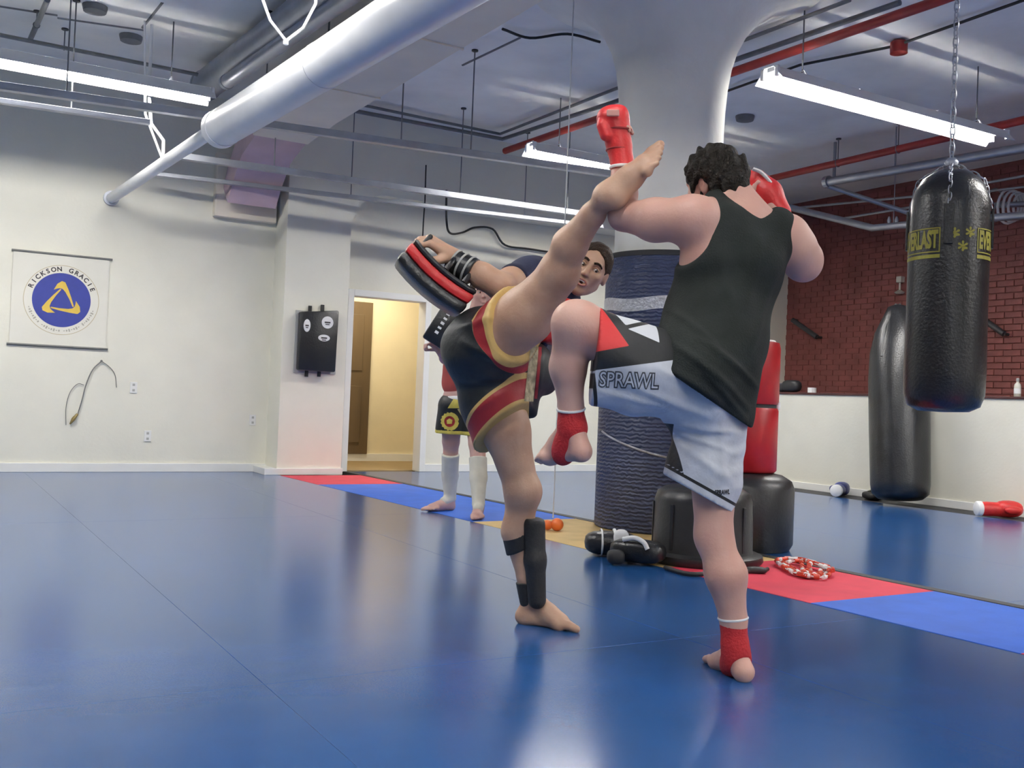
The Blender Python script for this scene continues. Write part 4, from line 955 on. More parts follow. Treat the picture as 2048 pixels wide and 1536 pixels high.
def face_parts(c, E, o, s=1.0, brow=None, mouth=0.0, skin=None):
    r, u, f = E; P_ = lambda x, y, z: V3(c)+s*(x*r+y*u+z*f)
    Mw = mat('eye_white', (0.70, 0.66, 0.62), 0.25, noise=0.03, nscale=20); Mi = mat('dark_iris', (0.03, 0.018, 0.01), 0.2, noise=0.05, nscale=20)
    for x in (-1, 1):
        e = MB(); pr = [(max(1e-4, 0.0118*s*math.sin(t)), -0.0118*s*math.cos(t)) for t in np.linspace(0.05, math.pi-0.05, 9)]
        e.lathe(pr, P_(x*0.031, 0.007, 0.0745), 14, ax=f); eo = e.build('eye', Mw, o, smooth=60)
        MB().lathe([(0.0062*s, 0.0), (0.0050*s, 0.0022*s), (0.001*s, 0.0030*s)], P_(x*0.031+0.003, 0.005, 0.0838), 12, ax=f).build('iris', Mi, eo, smooth=60)
        MB().tube(smoothpath([P_(x*0.012, 0.028, 0.097), P_(x*0.026, 0.034, 0.094), P_(x*0.040, 0.032, 0.086), P_(x*0.050, 0.024, 0.076)], 4), [0.0050*s]*9+[0.0036*s]*4, 7).build('eyebrow', brow, o, smooth=60)
        MB().tube(smoothpath([P_(x*0.017, 0.010, 0.0845), P_(x*0.031, 0.0165, 0.0870), P_(x*0.045, 0.009, 0.0800)], 4), 0.0030*s, 6).build('eyelid', skin, o, smooth=60)
    if mouth:
        MB().lathe([(0.020*s, 0.0), (0.012*s, 0.004*s), (0.001, 0.005*s)], P_(0, -0.066, 0.078), 16, 1.0, 0.5, ax=f).build('mouth_interior', mat('mouth_dark', (0.045, 0.010, 0.010), 0.5, noise=0.1, nscale=20), o, smooth=60)
        Ml = mat('lip_skin', (0.36, 0.13, 0.11), 0.45, noise=0.1, nscale=30); 
        MB().tube([P_(0.024*math.cos(t), -0.066+0.0125*mouth*math.sin(t), 0.0965-0.006*abs(math.cos(t))) for t in np.linspace(0, 2*math.pi, 21)[:-1]], 0.0042*s, 7, closed=True).build('lips', Ml, o, smooth=60)
        MB().tube([P_(0.014*q, -0.066+0.0075*mouth-0.001*abs(q), 0.092) for q in np.linspace(-1, 1, 7)], 0.0035*s, 6).build('teeth', M_white, o, smooth=60)
def hairmass(name, B, m, o, h=0.006, amp=0.006, fr=160, seed=1):
    B.wob(amp, fr, seed); return soft(name, B, m, o, h)
M_hair = mat('dark_curly_hair', (0.016, 0.013, 0.010), 0.55, noise=0.5, nscale=60, bump=1.0, bscale=110, detail=6, spec=0.15)
M_hair2 = mat('short_dark_brown_hair', (0.030, 0.017, 0.010), 0.55, noise=0.4, nscale=80, bump=0.8, bscale=160, spec=0.15)
def skinmat(name, col, flush, nscale=7, hair=0.0):
    m = mat(name, col, 0.48, col2=flush, nscale=nscale, bump=0.10, bscale=90)
    m.node_tree.nodes['Principled BSDF'].inputs['Subsurface Weight'].default_value = 0.08
    m.node_tree.nodes['Principled BSDF'].inputs['Subsurface Radius'].default_value = (0.02, 0.008, 0.004)
    return m
def decal(surf, name, m, parent, txt=None, vf=None, org=None, ex=None, ey=None, size=0.05, lift=0.002, wid=None, bold=0.0, kind=None, cast=None):
    """print laid on a garment: flat outlines dropped onto the cloth surface along its normal"""
    P, F = surf; bv = BVHTree.FromPolygons([tuple(p) for p in P], [tuple(int(i) for i in f) for f in F])
    v, f = text_mesh(txt, size, bold=bold) if txt else vf
    v = np.array(v, float)
    if wid and len(v): v[:, 0] *= wid/(v[:, 0].max()-v[:, 0].min())
    # refine so that it can bend
    bm = bmesh.new(); vs = [bm.verts.new(tuple(p)) for p in v]
    for q in f:
        try: bm.faces.new([vs[i] for i in q])
        except Exception: pass
    bmesh.ops.triangulate(bm, faces=bm.faces)
    lim = 0.012
    for it in range(5):
        ed = [e for e in bm.edges if e.calc_length() > lim]
        if not ed: break
        bmesh.ops.subdivide_edges(bm, edges=ed, cuts=1); bmesh.ops.triangulate(bm, faces=bm.faces)
    bm.verts.ensure_lookup_table(); bm.verts.index_update()
    ex, ey = nrm(ex), V3(ey); ey = nrm(ey-ex*(ey@ex)); ez = np.cross(ex, ey)
    if cast is not None: ez = nrm(cast)
    out = []; ok = []
    for q in bm.verts:
        w_ = V3(org)+ex*q.co.x+ey*q.co.y
        hit = bv.ray_cast(Vector(w_+ez*0.5), Vector(-ez), 1.0)
        if hit[0] is None:
            hit = bv.find_nearest(Vector(w_)); 
        out.append(np.array(hit[0])+np.array(hit[1])*0+ez*lift); ok.append(True)
    mb = MB().add(out, [tuple(x.index for x in q.verts) for q in bm.faces]); bm.free()
    return mb.build(name, m, parent)

# ------------------------------------------------------------------ the man in the grey tank top (seen from behind, left knee raised)
SK1 = skinmat('pale_flushed_skin', (0.56, 0.295, 0.235), (0.66, 0.41, 0.325), 4)
bodyB = Body()
B_ = {}
Lsh, Rsh = J(1392, 442, 3.36), J(1562, 462, 3.50)
neck0, neck1 = J(1492, 432, 3.46), J(1462, 385, 3.49); hdc = J(1428, 368, 3.52)
pel = J(1408, 800, 3.44); up_t = nrm(J(1475, 450, 3.46)-pel); ac_t = nrm(Rsh-Lsh); ET = frame(ac_t, up_t)
bodyB.ell(J(1462, 535, 3.45), (0.192, 0.20, 0.120), ET, 0.03)
bodyB.ell(J(1440, 665, 3.45), (0.172, 0.20, 0.115), ET, 0.05)
bodyB.ell(J(1408, 785, 3.45), (0.152, 0.13, 0.125), ET, 0.05)
bodyB.cone(J(1400, 440, 3.37), 0.062, J(1548, 470, 3.49), 0.060, 0.04)
bodyB.cone(J(1415, 520, 3.37), 0.075, J(1400, 450, 3.37), 0.060, 0.04); bodyB.cone(J(1520, 525, 3.42), 0.075, J(1540, 475, 3.47), 0.058, 0.04)
bodyB.cone(neck0, 0.072, neck1, 0.060, 0.04); bodyB.cone(J(1420, 425, 3.40), 0.045, neck1, 0.045, 0.04); bodyB.cone(J(1532, 448, 3.48), 0.042, neck1, 0.045, 0.04)
# left arm
Lel, Lwr = J(1247, 432, 3.545), J(1242, 318, 3.58)
bodyB.ball(J(1385, 440, 3.36), 0.080, 0.04); bodyB.cone(J(1375, 440, 3.36), 0.076, J(1310, 440, 3.43), 0.070, 0.03); bodyB.cone(J(1310, 440, 3.43), 0.070, Lel, 0.052, 0.03)
bodyB.cone(Lel, 0.050, J(1246, 385, 3.565), 0.050, 0.02); bodyB.cone(J(1246, 385, 3.565), 0.050, Lwr, 0.032, 0.02); hand(bodyB, Lwr, J(1232, 270, 3.58)-Lwr, -RT, 1.0, 1.0, -1)
# right arm folded up in front of the face
Rel, Rwr = J(1607, 528, 3.55), J(1545, 420, 3.68)
bodyB.ball(J(1572, 476, 3.50), 0.074, 0.04); bodyB.cone(J(1572, 475, 3.50), 0.078, J(1600, 515, 3.53), 0.064, 0.03); bodyB.cone(J(1595, 500, 3.5), 0.068, Rel, 0.060, 0.03)
bodyB.ball(J(1620, 514, 3.53), 0.036, 0.03); bodyB.cone(Rel, 0.054, J(1585, 480, 3.63), 0.050, 0.03); bodyB.cone(J(1585, 480, 3.63), 0.05, Rwr, 0.034, 0.03); hand(bodyB, Rwr, J(1525, 370, 3.70)-Rwr, RT, 1.0, 1.0, 1)
# head: turned away towards the opponent, chin tucked
fB = nrm(-RT*0.62+FW*0.72-UP*0.30); EH = frame(np.cross(UP*0.95-RT*0.25, fB), UP*0.95-RT*0.25); EH = np.array([EH[0], EH[1], nrm(fB-EH[1]*(fB@EH[1]))]); EH[0] = np.cross(EH[1], EH[2])
head(bodyB, hdc, EH, 1.0)
# standing right leg
Rhip, Rkn, Ran = J(1440, 835, 3.47), J(1427, 1072, 3.41), J(1471, 1305, 3.375)
bodyB.cone(Rhip, 0.098, J(1428, 940, 3.44), 0.082, 0.05); bodyB.cone(J(1428, 940, 3.44), 0.082, Rkn, 0.060, 0.03)
bodyB.cone(Rkn, 0.056, J(1452, 1150, 3.375), 0.066, 0.04); bodyB.cone(J(1452, 1150, 3.375), 0.066, J(1467, 1240, 3.38), 0.044, 0.03); bodyB.cone(J(1467, 1240, 3.38), 0.043, Ran, 0.037, 0.02)
def fz(p, z): p = V3(p).copy(); p[2] = z; return p
Rhl = fz(J(1487, 1348, 3.345), 0.030); Rtip = fz(on(1438, 1336, 2, 0.0)+nrm([FW[0], FW[1], 0])*0.07, 0.012); Rbl = fz(Rhl*0.30+Rtip*0.70, 0.022)
foot(bodyB, J(1473, 1312, 3.38), Rhl, Rbl, Rtip, (0, 0, 1), side=-1)
# raised left leg
Lhip, Lkn, Lan = J(1385, 772, 3.36), J(1153, 648, 3.33), J(1143, 842, 3.40)
bodyB.cone(Lhip, 0.112, J(1278, 712, 3.33), 0.100, 0.05); bodyB.cone(J(1278, 712, 3.33), 0.100, J(1175, 655, 3.33), 0.074, 0.04); bodyB.ball(J(1150, 642, 3.33), 0.072, 0.04)
bodyB.cone(J(1144, 655, 3.33), 0.062, J(1136, 735, 3.37), 0.058, 0.04); bodyB.cone(J(1136, 735, 3.37), 0.058, J(1142, 815, 3.39), 0.041, 0.03); bodyB.cone(J(1142, 815, 3.39), 0.040, Lan, 0.036, 0.02)
Lhl, Ltip = J(1163, 903, 3.37), J(1068, 925, 3.56); Lbl = Lhl*0.30+Ltip*0.70+UP*0.008
foot(bodyB, J(1146, 850, 3.40), Lhl, Lbl, Ltip, UP, side=1)
pB, PBv, PBf = soft('person', bodyB, SK1, None, 0.0055, loc=fz(Rhl, 0.0))
tag(pB, 'man in grey tank top and white shorts blocking with raised left knee', 'person')
# hair
hb_ = Body(); r_, u_, f_ = EH; HP = lambda x, y, z: hdc+x*r_+y*u_+z*f_
hb_.ell(HP(0, 0.034, -0.016), (0.094, 0.100, 0.108), EH, 0.02); hb_.ell(HP(0, -0.01, -0.050), (0.084, 0.085, 0.075), EH, 0.03)
hb_.cut(HP(0, 0.03, 0.070), f_*0.9-u_*0.45); hb_.ell(HP(0, -0.06, 0.065), (0.080, 0.085, 0.075), EH, 0.01, 'sub')
for x in (-1, 1): hb_.ell(HP(x*0.09, -0.012, 0.0), (0.035, 0.034, 0.026), EH, 0.01, 'sub')
hairmass('hair', hb_, M_hair, pB, 0.005, 0.0085, 150, 3)
# tank top
M_tank = mat('charcoal_green_jersey', (0.021, 0.0245, 0.0225), 0.85, noise=0.2, nscale=9, bump=0.25, bscale=160, spec=0.15)
tk = Body()
tk.ell(J(1462, 535, 3.45), (0.205, 0.215, 0.133), ET, 0.03); tk.ell(J(1437, 672, 3.44), (0.192, 0.21, 0.140), ET, 0.06); tk.ell(J(1402, 775, 3.43), (0.165, 0.145, 0.150), ET, 0.06)
tk.cone(J(1415, 520, 3.37), 0.083, J(1412, 450, 3.38), 0.066, 0.04); tk.cone(J(1520, 525, 3.42), 0.083, J(1545, 468, 3.47), 0.070, 0.04)
tk.cone(J(1425, 432, 3.40), 0.060, J(1540, 462, 3.47), 0.064, 0.03); tk.cone(J(1455, 440, 3.42), 0.068, J(1435, 412, 3.43), 0.055, 0.03)
tk.cone(J(1425, 650, 3.42), 0.165, J(1386, 742, 3.335), 0.165, 0.06); tk.cone(J(1415, 780, 3.42), 0.152, J(1430, 832, 3.43), 0.132, 0.06); tk.chain([J(1444, 475, 3.37), J(1440, 430, 3.39), J(1436, 402, 3.44)], [0.052, 0.050, 0.046], 0.02); tk.chain([J(1545, 495, 3.46), J(1552, 458, 3.485), J(1550, 455, 3.54)], [0.066, 0.068, 0.062], 0.02)
tk.wob(0.007, 26, 5)
tk.ell(J(1352, 455, 3.33), (0.115, 0.128, 0.16), frame(RT, UP), 0.02, 'sub'); tk.ell(J(1652, 505, 3.50), (0.105, 0.16, 0.17), frame(RT, UP), 0.02, 'sub')
tk.ell(J(1504, 388, 3.46), (0.082, 0.095, 0.15), frame(RT*0.97+UP*0.1, UP), 0.015, 'sub')
pA_, pC_ = J(1297, 716, 3.30), J(1495, 852, 3.42); hd = nrm(pC_-pA_); tk.cut((pA_+pC_)/2, np.cross(hd, nrm(FW+UP*0.12)) if np.cross(hd, FW)@UP < 0 else -np.cross(hd, nrm(FW+UP*0.12)))
tk.shell(0.016)
tko, TKP, TKF = soft('tank_top', tk, M_tank, pB, 0.006, crease=folds([((1345, 690), (1500, 815), 0.012, 9), ((1390, 680), (1525, 775), 0.010, 8), ((1330, 600), (1420, 690), 0.008, 9), ((1325, 730), (1430, 800), 0.009, 9), ((1400, 750), (1495, 835), 0.009, 7), ((1560, 560), (1500, 700), 0.006, 10), ((1430, 480), (1470, 640), 0.005, 12), ((1530, 480), (1500, 600), 0.005, 12)], ((1440, 640), J(1440, 640, 3.3)), 605.0))
# shorts
M_sw = mat('white_board_short_cloth', (0.56, 0.585, 0.64), 0.65, noise=0.05, nscale=12, bump=0.3, bscale=30)
M_sb = mat('black_short_cloth', (0.012, 0.013, 0.014), 0.6, noise=0.2, nscale=12, bump=0.3, bscale=30)
M_sr = mat('red_short_cloth', (0.62, 0.035, 0.035), 0.6, noise=0.1, nscale=12)
shB = Body()
shB.ell(J(1403, 795, 3.44), (0.164, 0.150, 0.145), ET, 0.05)
shB.cone(J(1395, 775, 3.37), 0.135, J(1290, 735, 3.33), 0.130, 0.05); shB.cone(J(1290, 735, 3.33), 0.130, J(1170, 686, 3.33), 0.128, 0.05); shB.cone(J(1310, 770, 3.33), 0.10, J(1170, 742, 3.33), 0.102, 0.05)
shB.cone(J(1424, 850, 3.46), 0.120, J(1404, 960, 3.44), 0.124, 0.05); shB.cone(J(1404, 960, 3.44), 0.124, J(1388, 1060, 3.43), 0.130, 0.05)
shB.wob(0.0075, 34, 9)
# leg openings
hA, hB_ = J(1200, 600, 3.33), J(1178, 812, 3.33); nL = nrm(J(1100, 690, 3.33)-J(1290, 745, 3.33))
dL = nrm(hB_-hA); nl = nL-dL*(nL@dL); shB.cut((hA+hB_)/2, nl)
rA, rB = J(1308, 938, 3.44), J(1462, 1024, 3.44); dR = nrm(rB-rA); nR = -UP-dR*((-UP)@dR); 
shB2 = shB
# the hem plane of the standing leg must not slice the raised leg: it lies far below it
shB.cut((rA+rB)/2, nR); shB.shell(0.013)
o_u = J(1180, 742, 3.33)
def panelsB(P):
    """the printed panels of the shorts, laid out on their near side in metres (here in 1/593 m units)"""
    s_ = 593.0; X = 1180+((P-o_u)@RT)*s_; Y = 742-((P-o_u)@UP)*s_
    mn = lambda *a: np.minimum.reduce(a); mx = lambda *a: np.maximum.reduce(a)
    line = 744-(X-1165)*0.13
    black = mn(line-Y, 1345-X)
    black = mx(black, mn(3.5-np.abs(X-(1181+(Y-745)*0.13)), 835-Y, Y-line+1))
    hem = 938+(X-1308)*0.56
    inner = mn(Y-846, 1346+(Y-850)*0.20-X)
    black = mx(black, mn(inner, hem-28-Y, X-1316)); black = mx(black, mn(3.5-np.abs(Y-(hem-22)), Y-900))
    red = mn(X-1178, 706-(X-1190)*0.18-Y, 1192+(Y-606)*0.62-X)
    white = mn(636+(X-1231)*1.5-Y, 664+(X-1250)*0.45-Y, X-1212, 1306-X, Y-540); white = mn(white, np.abs(Y-(655-(X-1262)*0.25))-4)
    return black/s_, red/s_, white/s_
M_shB = layered('board_short_cloth', (0.56, 0.585, 0.64), [(0.012, 0.013, 0.014), (0.62, 0.035, 0.035), (0.66, 0.68, 0.72)], 0.65)
sho, SHP, SHF = soft('shorts', shB, M_shB, pB, 0.006, panels=panelsB, crease=folds([((1345, 845), (1475, 862), 0.010, 8), ((1350, 860), (1470, 905), 0.008, 8), ((1352, 880), (1460, 960), 0.008, 9), ((1400, 830), (1240, 768), 0.009, 9), ((1330, 815), (1200, 785), 0.007, 8), ((1420, 800), (1300, 740), 0.007, 9), ((1440, 850), (1440, 990), 0.005, 10)], ((1180, 742), o_u), 593.0, lambda X, Y: 0.0022*np.sin(Y/5.5+X*0.03)*np.clip((X-1410)/40, 0, 1)*np.clip((Y-850)/20, 0, 1)*np.clip((990-Y)/20, 0, 1)))
decal((SHP, SHF), 'lettering', mat('outline_grey_print', (0.055, 0.06, 0.07), 0.6, noise=0.1, nscale=20), sho, txt='SPRAWL', org=J(1258, 762, 3.2), ex=RT-UP*0.04, ey=UP, size=0.066, wid=0.190, bold=0.0045, cast=-FW)
decal((SHP, SHF), 'lettering', M_sw, sho, txt='SPRAWL', org=J(1258, 762, 3.2), ex=RT-UP*0.04, ey=UP, size=0.066, wid=0.182, bold=0.0, lift=0.0035, cast=-FW)
decal((SHP, SHF), 'small_lettering', M_sb, sho, txt='SPRAWL', org=J(1447, 986, 3.3), ex=RT, ey=UP, size=0.022, wid=0.055, bold=0.001, cast=-FW)
# ankle supports and gloves
M_sup = mat('red_elastic', (0.47, 0.018, 0.022), 0.75, noise=0.12, nscale=16, bump=0.4, bscale=120)
def support(p0, r0, p1, r1, ank, heel, ball, name='ankle_support'):
    b = Body(); b.chain([p0, p1, ank], [r0, r1, r1], 0.02); mid = heel*0.45+ball*0.55
    b.cone(ank, r1, mid*0.8+ank*0.2, 0.041, 0.03); b.cone(ank*0.45+mid*0.55, 0.044, mid, 0.038, 0.02)
    b.cut(p0, p0-p1); b.cut(mid+nrm(ball-heel)*0.018, ball-heel)
    b.ball(heel-nrm(ball-heel)*0.012, 0.047, 0.008, 'sub'); o, _, _ = soft(name, b, M_sup, pB, 0.005)
    e = nrm(p1-p0); a = nrm(np.cross(e, [0.3, 0.2, 1])); c = np.cross(e, a)
    MB().tube([p0+(r0+0.001)*(math.cos(t)*a+math.sin(t)*c) for t in np.linspace(0, 2*math.pi, 25)[:-1]], 0.0045, 6, closed=True).build('white_rim', M_white, o, smooth=60)
    return o
support(J(1466, 1236, 3.38), 0.047, J(1470, 1290, 3.378), 0.043, J(1473, 1318, 3.38), Rhl, Rbl)
support(J(1142, 818, 3.39), 0.045, J(1143, 845, 3.40), 0.042, J(1146, 858, 3.40), Lhl, Lbl)
M_glv = mat('red_glove_leather', (0.62, 0.030, 0.030), 0.42, noise=0.18, nscale=12, bump=0.25, bscale=60)
gl = Body(); W0 = J(1246, 335, 3.575)
gl.cone(W0, 0.043, J(1238, 290, 3.58), 0.042, 0.01); gl.cone(J(1238, 290, 3.58), 0.042, J(1232, 262, 3.58), 0.050, 0.02)
gl.ell(J(1226, 240, 3.58), (0.058, 0.052, 0.052), frame(RT, UP), 0.02); gl.cone(J(1212, 232, 3.56), 0.026, J(1240, 226, 3.56), 0.026, 0.02); gl.cone(J(1204, 250, 3.55), 0.020, J(1212, 270, 3.55), 0.022, 0.01)
gl.cut(J(1248, 338, 3.575), W0-J(1238, 290, 3.58))
glo, _, _ = soft('glove', gl, M_glv, pB, 0.0045)
MB().tube([W0+0.045*(math.cos(t)*RT+math.sin(t)*FW) for t in np.linspace(0, 2*math.pi, 25)[:-1]], 0.006, 6, closed=True).build('white_cuff', M_white, glo, smooth=60)
MB().obox(J(1226, 226, 3.51), (RT, UP, FW), (0.022, 0.012, 0.006)).build('pale_patch', mat('pale_pink_patch', (0.50, 0.24, 0.20), 0.6, noise=0.1, nscale=20), glo, bevel=0.004)
for yy in (262, 300): MB().tube([J(1234+(yy-262)*0.1, yy, 3.58)+(0.0505 if yy < 280 else 0.0435)*(math.cos(t)*RT+math.sin(t)*FW) for t in np.linspace(0, 2*math.pi, 25)[:-1]], 0.004, 6, closed=True).build('seam', mat('dark_red_seam', (0.25, 0.01, 0.012), 0.6, noise=0.1, nscale=20), glo, smooth=60)
g2 = Body(); e_ = nrm(J(1508, 352, 3.70)-J(1566, 430, 3.68)); 
g2.cone(J(1560, 425, 3.68), 0.040, J(1535, 388, 3.70), 0.052, 0.02); g2.cone(J(1535, 388, 3.70), 0.052, J(1512, 360, 3.71), 0.040, 0.02); g2.cone(J(1505, 385, 3.72), 0.03, J(1505, 365, 3.72), 0.03, 0.02)
g2o, _, _ = soft('glove', g2, M_glv, pB, 0.0045)
pp = [J(x, y, 3.66) for x, y in ((1506, 338), (1522, 345), (1540, 364), (1558, 392), (1574, 428))]
MB().tube(smoothpath(pp, 4), 0.007, 6).build('white_piping', M_white, g2o, smooth=60)

# ------------------------------------------------------------------ the man throwing the high kick (navy shirt, black red and gold shorts, pads on his arms)
SK2 = skinmat('tanned_skin', (0.43, 0.25, 0.165), (0.58, 0.37, 0.255), 9)
kb = Body()
Ahip_s, Akn_s, Aan_s = J(988, 760, 4.08), J(1043, 975, 4.05), J(1062, 1190, 4.06)
kb.cone(Ahip_s, 0.105, J(1012, 860, 4.06), 0.092, 0.05); kb.cone(J(1012, 860, 4.06), 0.092, Akn_s, 0.068, 0.04)
kb.ball(J(1050, 985, 4.03), 0.062, 0.04)
kb.cone(J(1045, 985, 4.05), 0.062, J(1036, 1062, 4.07), 0.063, 0.04); kb.cone(J(1036, 1062, 4.07), 0.063, J(1056, 1155, 4.06), 0.042, 0.03); kb.cone(J(1056, 1155, 4.06), 0.042, Aan_s, 0.036, 0.02)
Shl = fz(J(1048, 1232, 4.07), 0.030); Stip = fz(on(1120, 1254, 2, 0.0), 0.015); Stip = Shl*1.0+nrm(fz(Stip, 0.034)-Shl)*0.225+nrm([-FW[0], -FW[1], 0])*0.035; Stip[2] = 0.012; Sbl = fz(Shl*0.32+Stip*0.68, 0.022)
foot(kb, J(1064, 1200, 4.06), Shl, Sbl, Stip, (0, 0, 1), side=1, ts=1.15)
# kicking right leg
Ahip_k, Akn_k, Aan_k = J(985, 690, 3.98), J(1116, 550, 3.76), J(1206, 402, 3.52)
kb.cone(Ahip_k, 0.118, J(1050, 632, 3.88), 0.106, 0.05); kb.cone(J(1050, 632, 3.88), 0.106, Akn_k, 0.072, 0.04)
kb.ball(J(1120, 540, 3.75), 0.060, 0.04)
kb.cone(Akn_k, 0.064, J(1140, 490, 3.68), 0.060, 0.04); kb.cone(J(1140, 490, 3.68), 0.062, J(1185, 430, 3.58), 0.043, 0.03); kb.cone(J(1185, 430, 3.58), 0.043, Aan_k, 0.036, 0.02)
Khl, Ktip = J(1232, 394, 3.48), J(1328, 294, 3.44); Kbl = Khl*0.36+Ktip*0.64
foot(kb, J(1216, 392, 3.50), Khl, Kbl, Ktip, nrm(-RT*0.62+UP*0.50-FW*0.4), side=-1, w=0.060, rh=0.040, ts=1.2); kb.cone(J(1212, 392, 3.50), 0.042, J(1212, 392, 3.50)*0.4+Kbl*0.6, 0.036, 0.03)
# trunk leaning away, behind the thigh
Apel, Ach = J(985, 700, 4.06), J(1090, 588, 4.36)
ET2 = frame(J(1135, 600, 4.52)-J(1045, 565, 4.28), Ach-Apel)
kb.ell(Apel, (0.165, 0.135, 0.135), ET2, 0.05); kb.ell(J(1035, 645, 4.2), (0.155, 0.19, 0.115), ET2, 0.05); kb.ell(J(1080, 600, 4.35), (0.18, 0.17, 0.120), ET2, 0.05)
AE = np.array([nrm(RT*0.87-UP*0.48), nrm(RT*0.48+UP*0.87), -FW]); tw = 0.22; AE2 = np.array([AE[0]*math.cos(tw)-AE[2]*math.sin(tw)*-1, AE[1], AE[2]*math.cos(tw)-AE[0]*math.sin(tw)*-0.0]); 
af = nrm(-FW*0.96+AE[0]*(-0.10)-AE[1]*0.06); AEu = nrm(AE[1]-af*(AE[1]@af)); AE = np.array([np.cross(AEu, af), AEu, af])
ahd = J(1179, 541, 4.34)
kb.cone(J(1110, 585, 4.42), 0.062, J(1155, 565, 4.42), 0.058, 0.03); head(kb, ahd, AE, 1.0, 1.0)
# near arm thrown back, forearm strapped to a pad
sA, eA, wA = J(1052, 562, 4.28), J(1000, 572, 4.08), J(905, 522, 4.10)
kb.ball(sA, 0.074, 0.03); kb.cone(sA, 0.070, J(1022, 566, 4.17), 0.062, 0.03); kb.cone(J(1022, 566, 4.17), 0.062, eA, 0.052, 0.03)
kb.cone(eA, 0.052, J(965, 552, 4.07), 0.050, 0.03); kb.cone(J(965, 552, 4.07), 0.050, J(906, 516, 4.10), 0.033, 0.03)
hand(kb, J(908, 514, 4.10), J(858, 480, 4.06)-J(908, 514, 4.10), RT*0.35+UP*0.85-FW*0.35, 1.38, 0.95, -1)
# far arm folded across the chest
kb.chain([J(1128, 608, 4.5), J(1112, 690, 4.40), J(1098, 655, 4.26)], [0.058, 0.046, 0.034], 0.03); hand(kb, J(1098, 655, 4.26), UP, RT, 1.0, 1.0, 1)
pA, PAv, PAf = soft('person', kb, SK2, None, 0.0055, loc=fz(Shl, 0.0))
tag(pA, 'man in navy shirt and black red gold shorts throwing a high kick', 'person')
face_parts(ahd, AE, pA, 1.0, M_hair2, 1.0, SK2)
hb_ = Body(); r_, u_, f_ = AE; HP = lambda x, y, z: ahd+x*r_+y*u_+z*f_
hb_.ell(HP(0, 0.034, -0.016), (0.083, 0.098, 0.100), AE, 0.02); hb_.ell(HP(0, -0.02, 0.072), (0.072, 0.100, 0.055), AE, 0.012, 'sub'); hb_.cut(HP(0, -0.045, 0), -u_)
for x in (-1, 1): hb_.ell(HP(x*0.085, -0.010, 0.004), (0.03, 0.036, 0.028), AE, 0.01, 'sub')
hairmass('hair', hb_, M_hair2, pA, 0.005, 0.002, 220, 4)
# body hair is not modelled; shirt
M_nv = mat('navy_cotton', (0.018, 0.022, 0.055), 0.85, noise=0.15, nscale=10, bump=0.2, bscale=120)
sb = Body(); sb.ell(J(1035, 645, 4.2), (0.170, 0.20, 0.13), ET2, 0.05); sb.ell(J(1080, 600, 4.35), (0.196, 0.182, 0.135), ET2, 0.05)
sb.cone(J(1120, 590, 4.42), 0.085, sA, 0.088, 0.04); sb.cone(sA, 0.088, J(1030, 562, 4.20), 0.078, 0.03); sb.cone(J(1120, 600, 4.46), 0.08, J(1118, 655, 4.46), 0.070, 0.03)
sb.wob(0.004, 34, 2); sb.cut(J(1024, 565, 4.18), eA-sA); sb.ell(J(1150, 560, 4.42), (0.07, 0.07, 0.07), None, 0.01, 'sub'); sb.cut(J(985, 690, 4.1), Apel-Ach)
soft('shirt', sb, M_nv, pA, 0.006)
# thai shorts with red and gold hems
M_kb = mat('black_satin', (0.010, 0.012, 0.013), 0.5, noise=0.25, nscale=9, bump=0.3, bscale=26)
M_kr = mat('dark_red_satin', (0.30, 0.018, 0.022), 0.5, noise=0.35, nscale=14)
M_kg = mat('gold_trim', (0.56, 0.38, 0.13), 0.5, noise=0.25, nscale=22)
ks = Body()
ks.ell(J(978, 705, 4.06), (0.190, 0.165, 0.165), ET2, 0.05); ks.ell(J(955, 690, 4.08), (0.13, 0.17, 0.13), ET2, 0.05)
ks.cone(J(1020, 730, 4.08), 0.10, J(1065, 750, 4.12), 0.085, 0.05)
# loose cloth hanging in front of the thighs
ks.cone(J(1050, 730, 4.10), 0.080, J(1090, 768, 4.14), 0.046, 0.04); ks.cone(J(1072, 715, 4.14), 0.060, J(1104, 742, 4.18), 0.030, 0.04); ks.cone(J(1066, 765, 4.10), 0.045, J(1066, 826, 4.10), 0.018, 0.03)
# standing leg of the shorts, cut on a slant
sA2, sB2 = J(948, 902, 4.05), J(1060, 818, 4.05); sd_ = nrm(sB2-sA2); sn = -UP-FW*0.32; sn = nrm(sn-sd_*(sn@sd_))
CUTS = ((sA2+sB2)/2, sn)
l1 = Body(); l1.cone(J(965, 735, 4.08), 0.125, J(992, 800, 4.06), 0.134, 0.05); l1.cone(J(992, 800, 4.06), 0.134, J(1012, 910, 4.05), 0.128, 0.05); l1.cut(*CUTS)
# kicking leg of the shorts
kA, kB2 = J(1012, 572, 3.90), J(1046, 738, 3.90); kn_ = nrm(J(1080, 600, 3.84)-J(985, 690, 3.99))-FW*0.45; kd = nrm(kB2-kA); kn_ = nrm(kn_-kd*(kn_@kd))
CUTK = ((kA+kB2)/2, kn_)
l2 = Body(); l2.cone(J(978, 695, 4.0), 0.142, J(1060, 622, 3.87), 0.136, 0.05); l2.cut(*CUTK)
ks.cut(*CUTK) if False else None
core = ks; ks = Body(); ks.join(core, 0.0); ks.join(l1, 0.04); ks.join(l2, 0.04)
ks.wob(0.0045, 30, 12)
ks.cone(J(1062, 640, 3.84), 0.10, J(1120, 600, 3.70), 0.12, 0.01, 'sub'); ks.cone(J(1018, 870, 4.05), 0.088, J(1030, 960, 4.05), 0.12, 0.01, 'sub')
ks.shell(0.012)
o_k = J(1000, 700, 4.0)
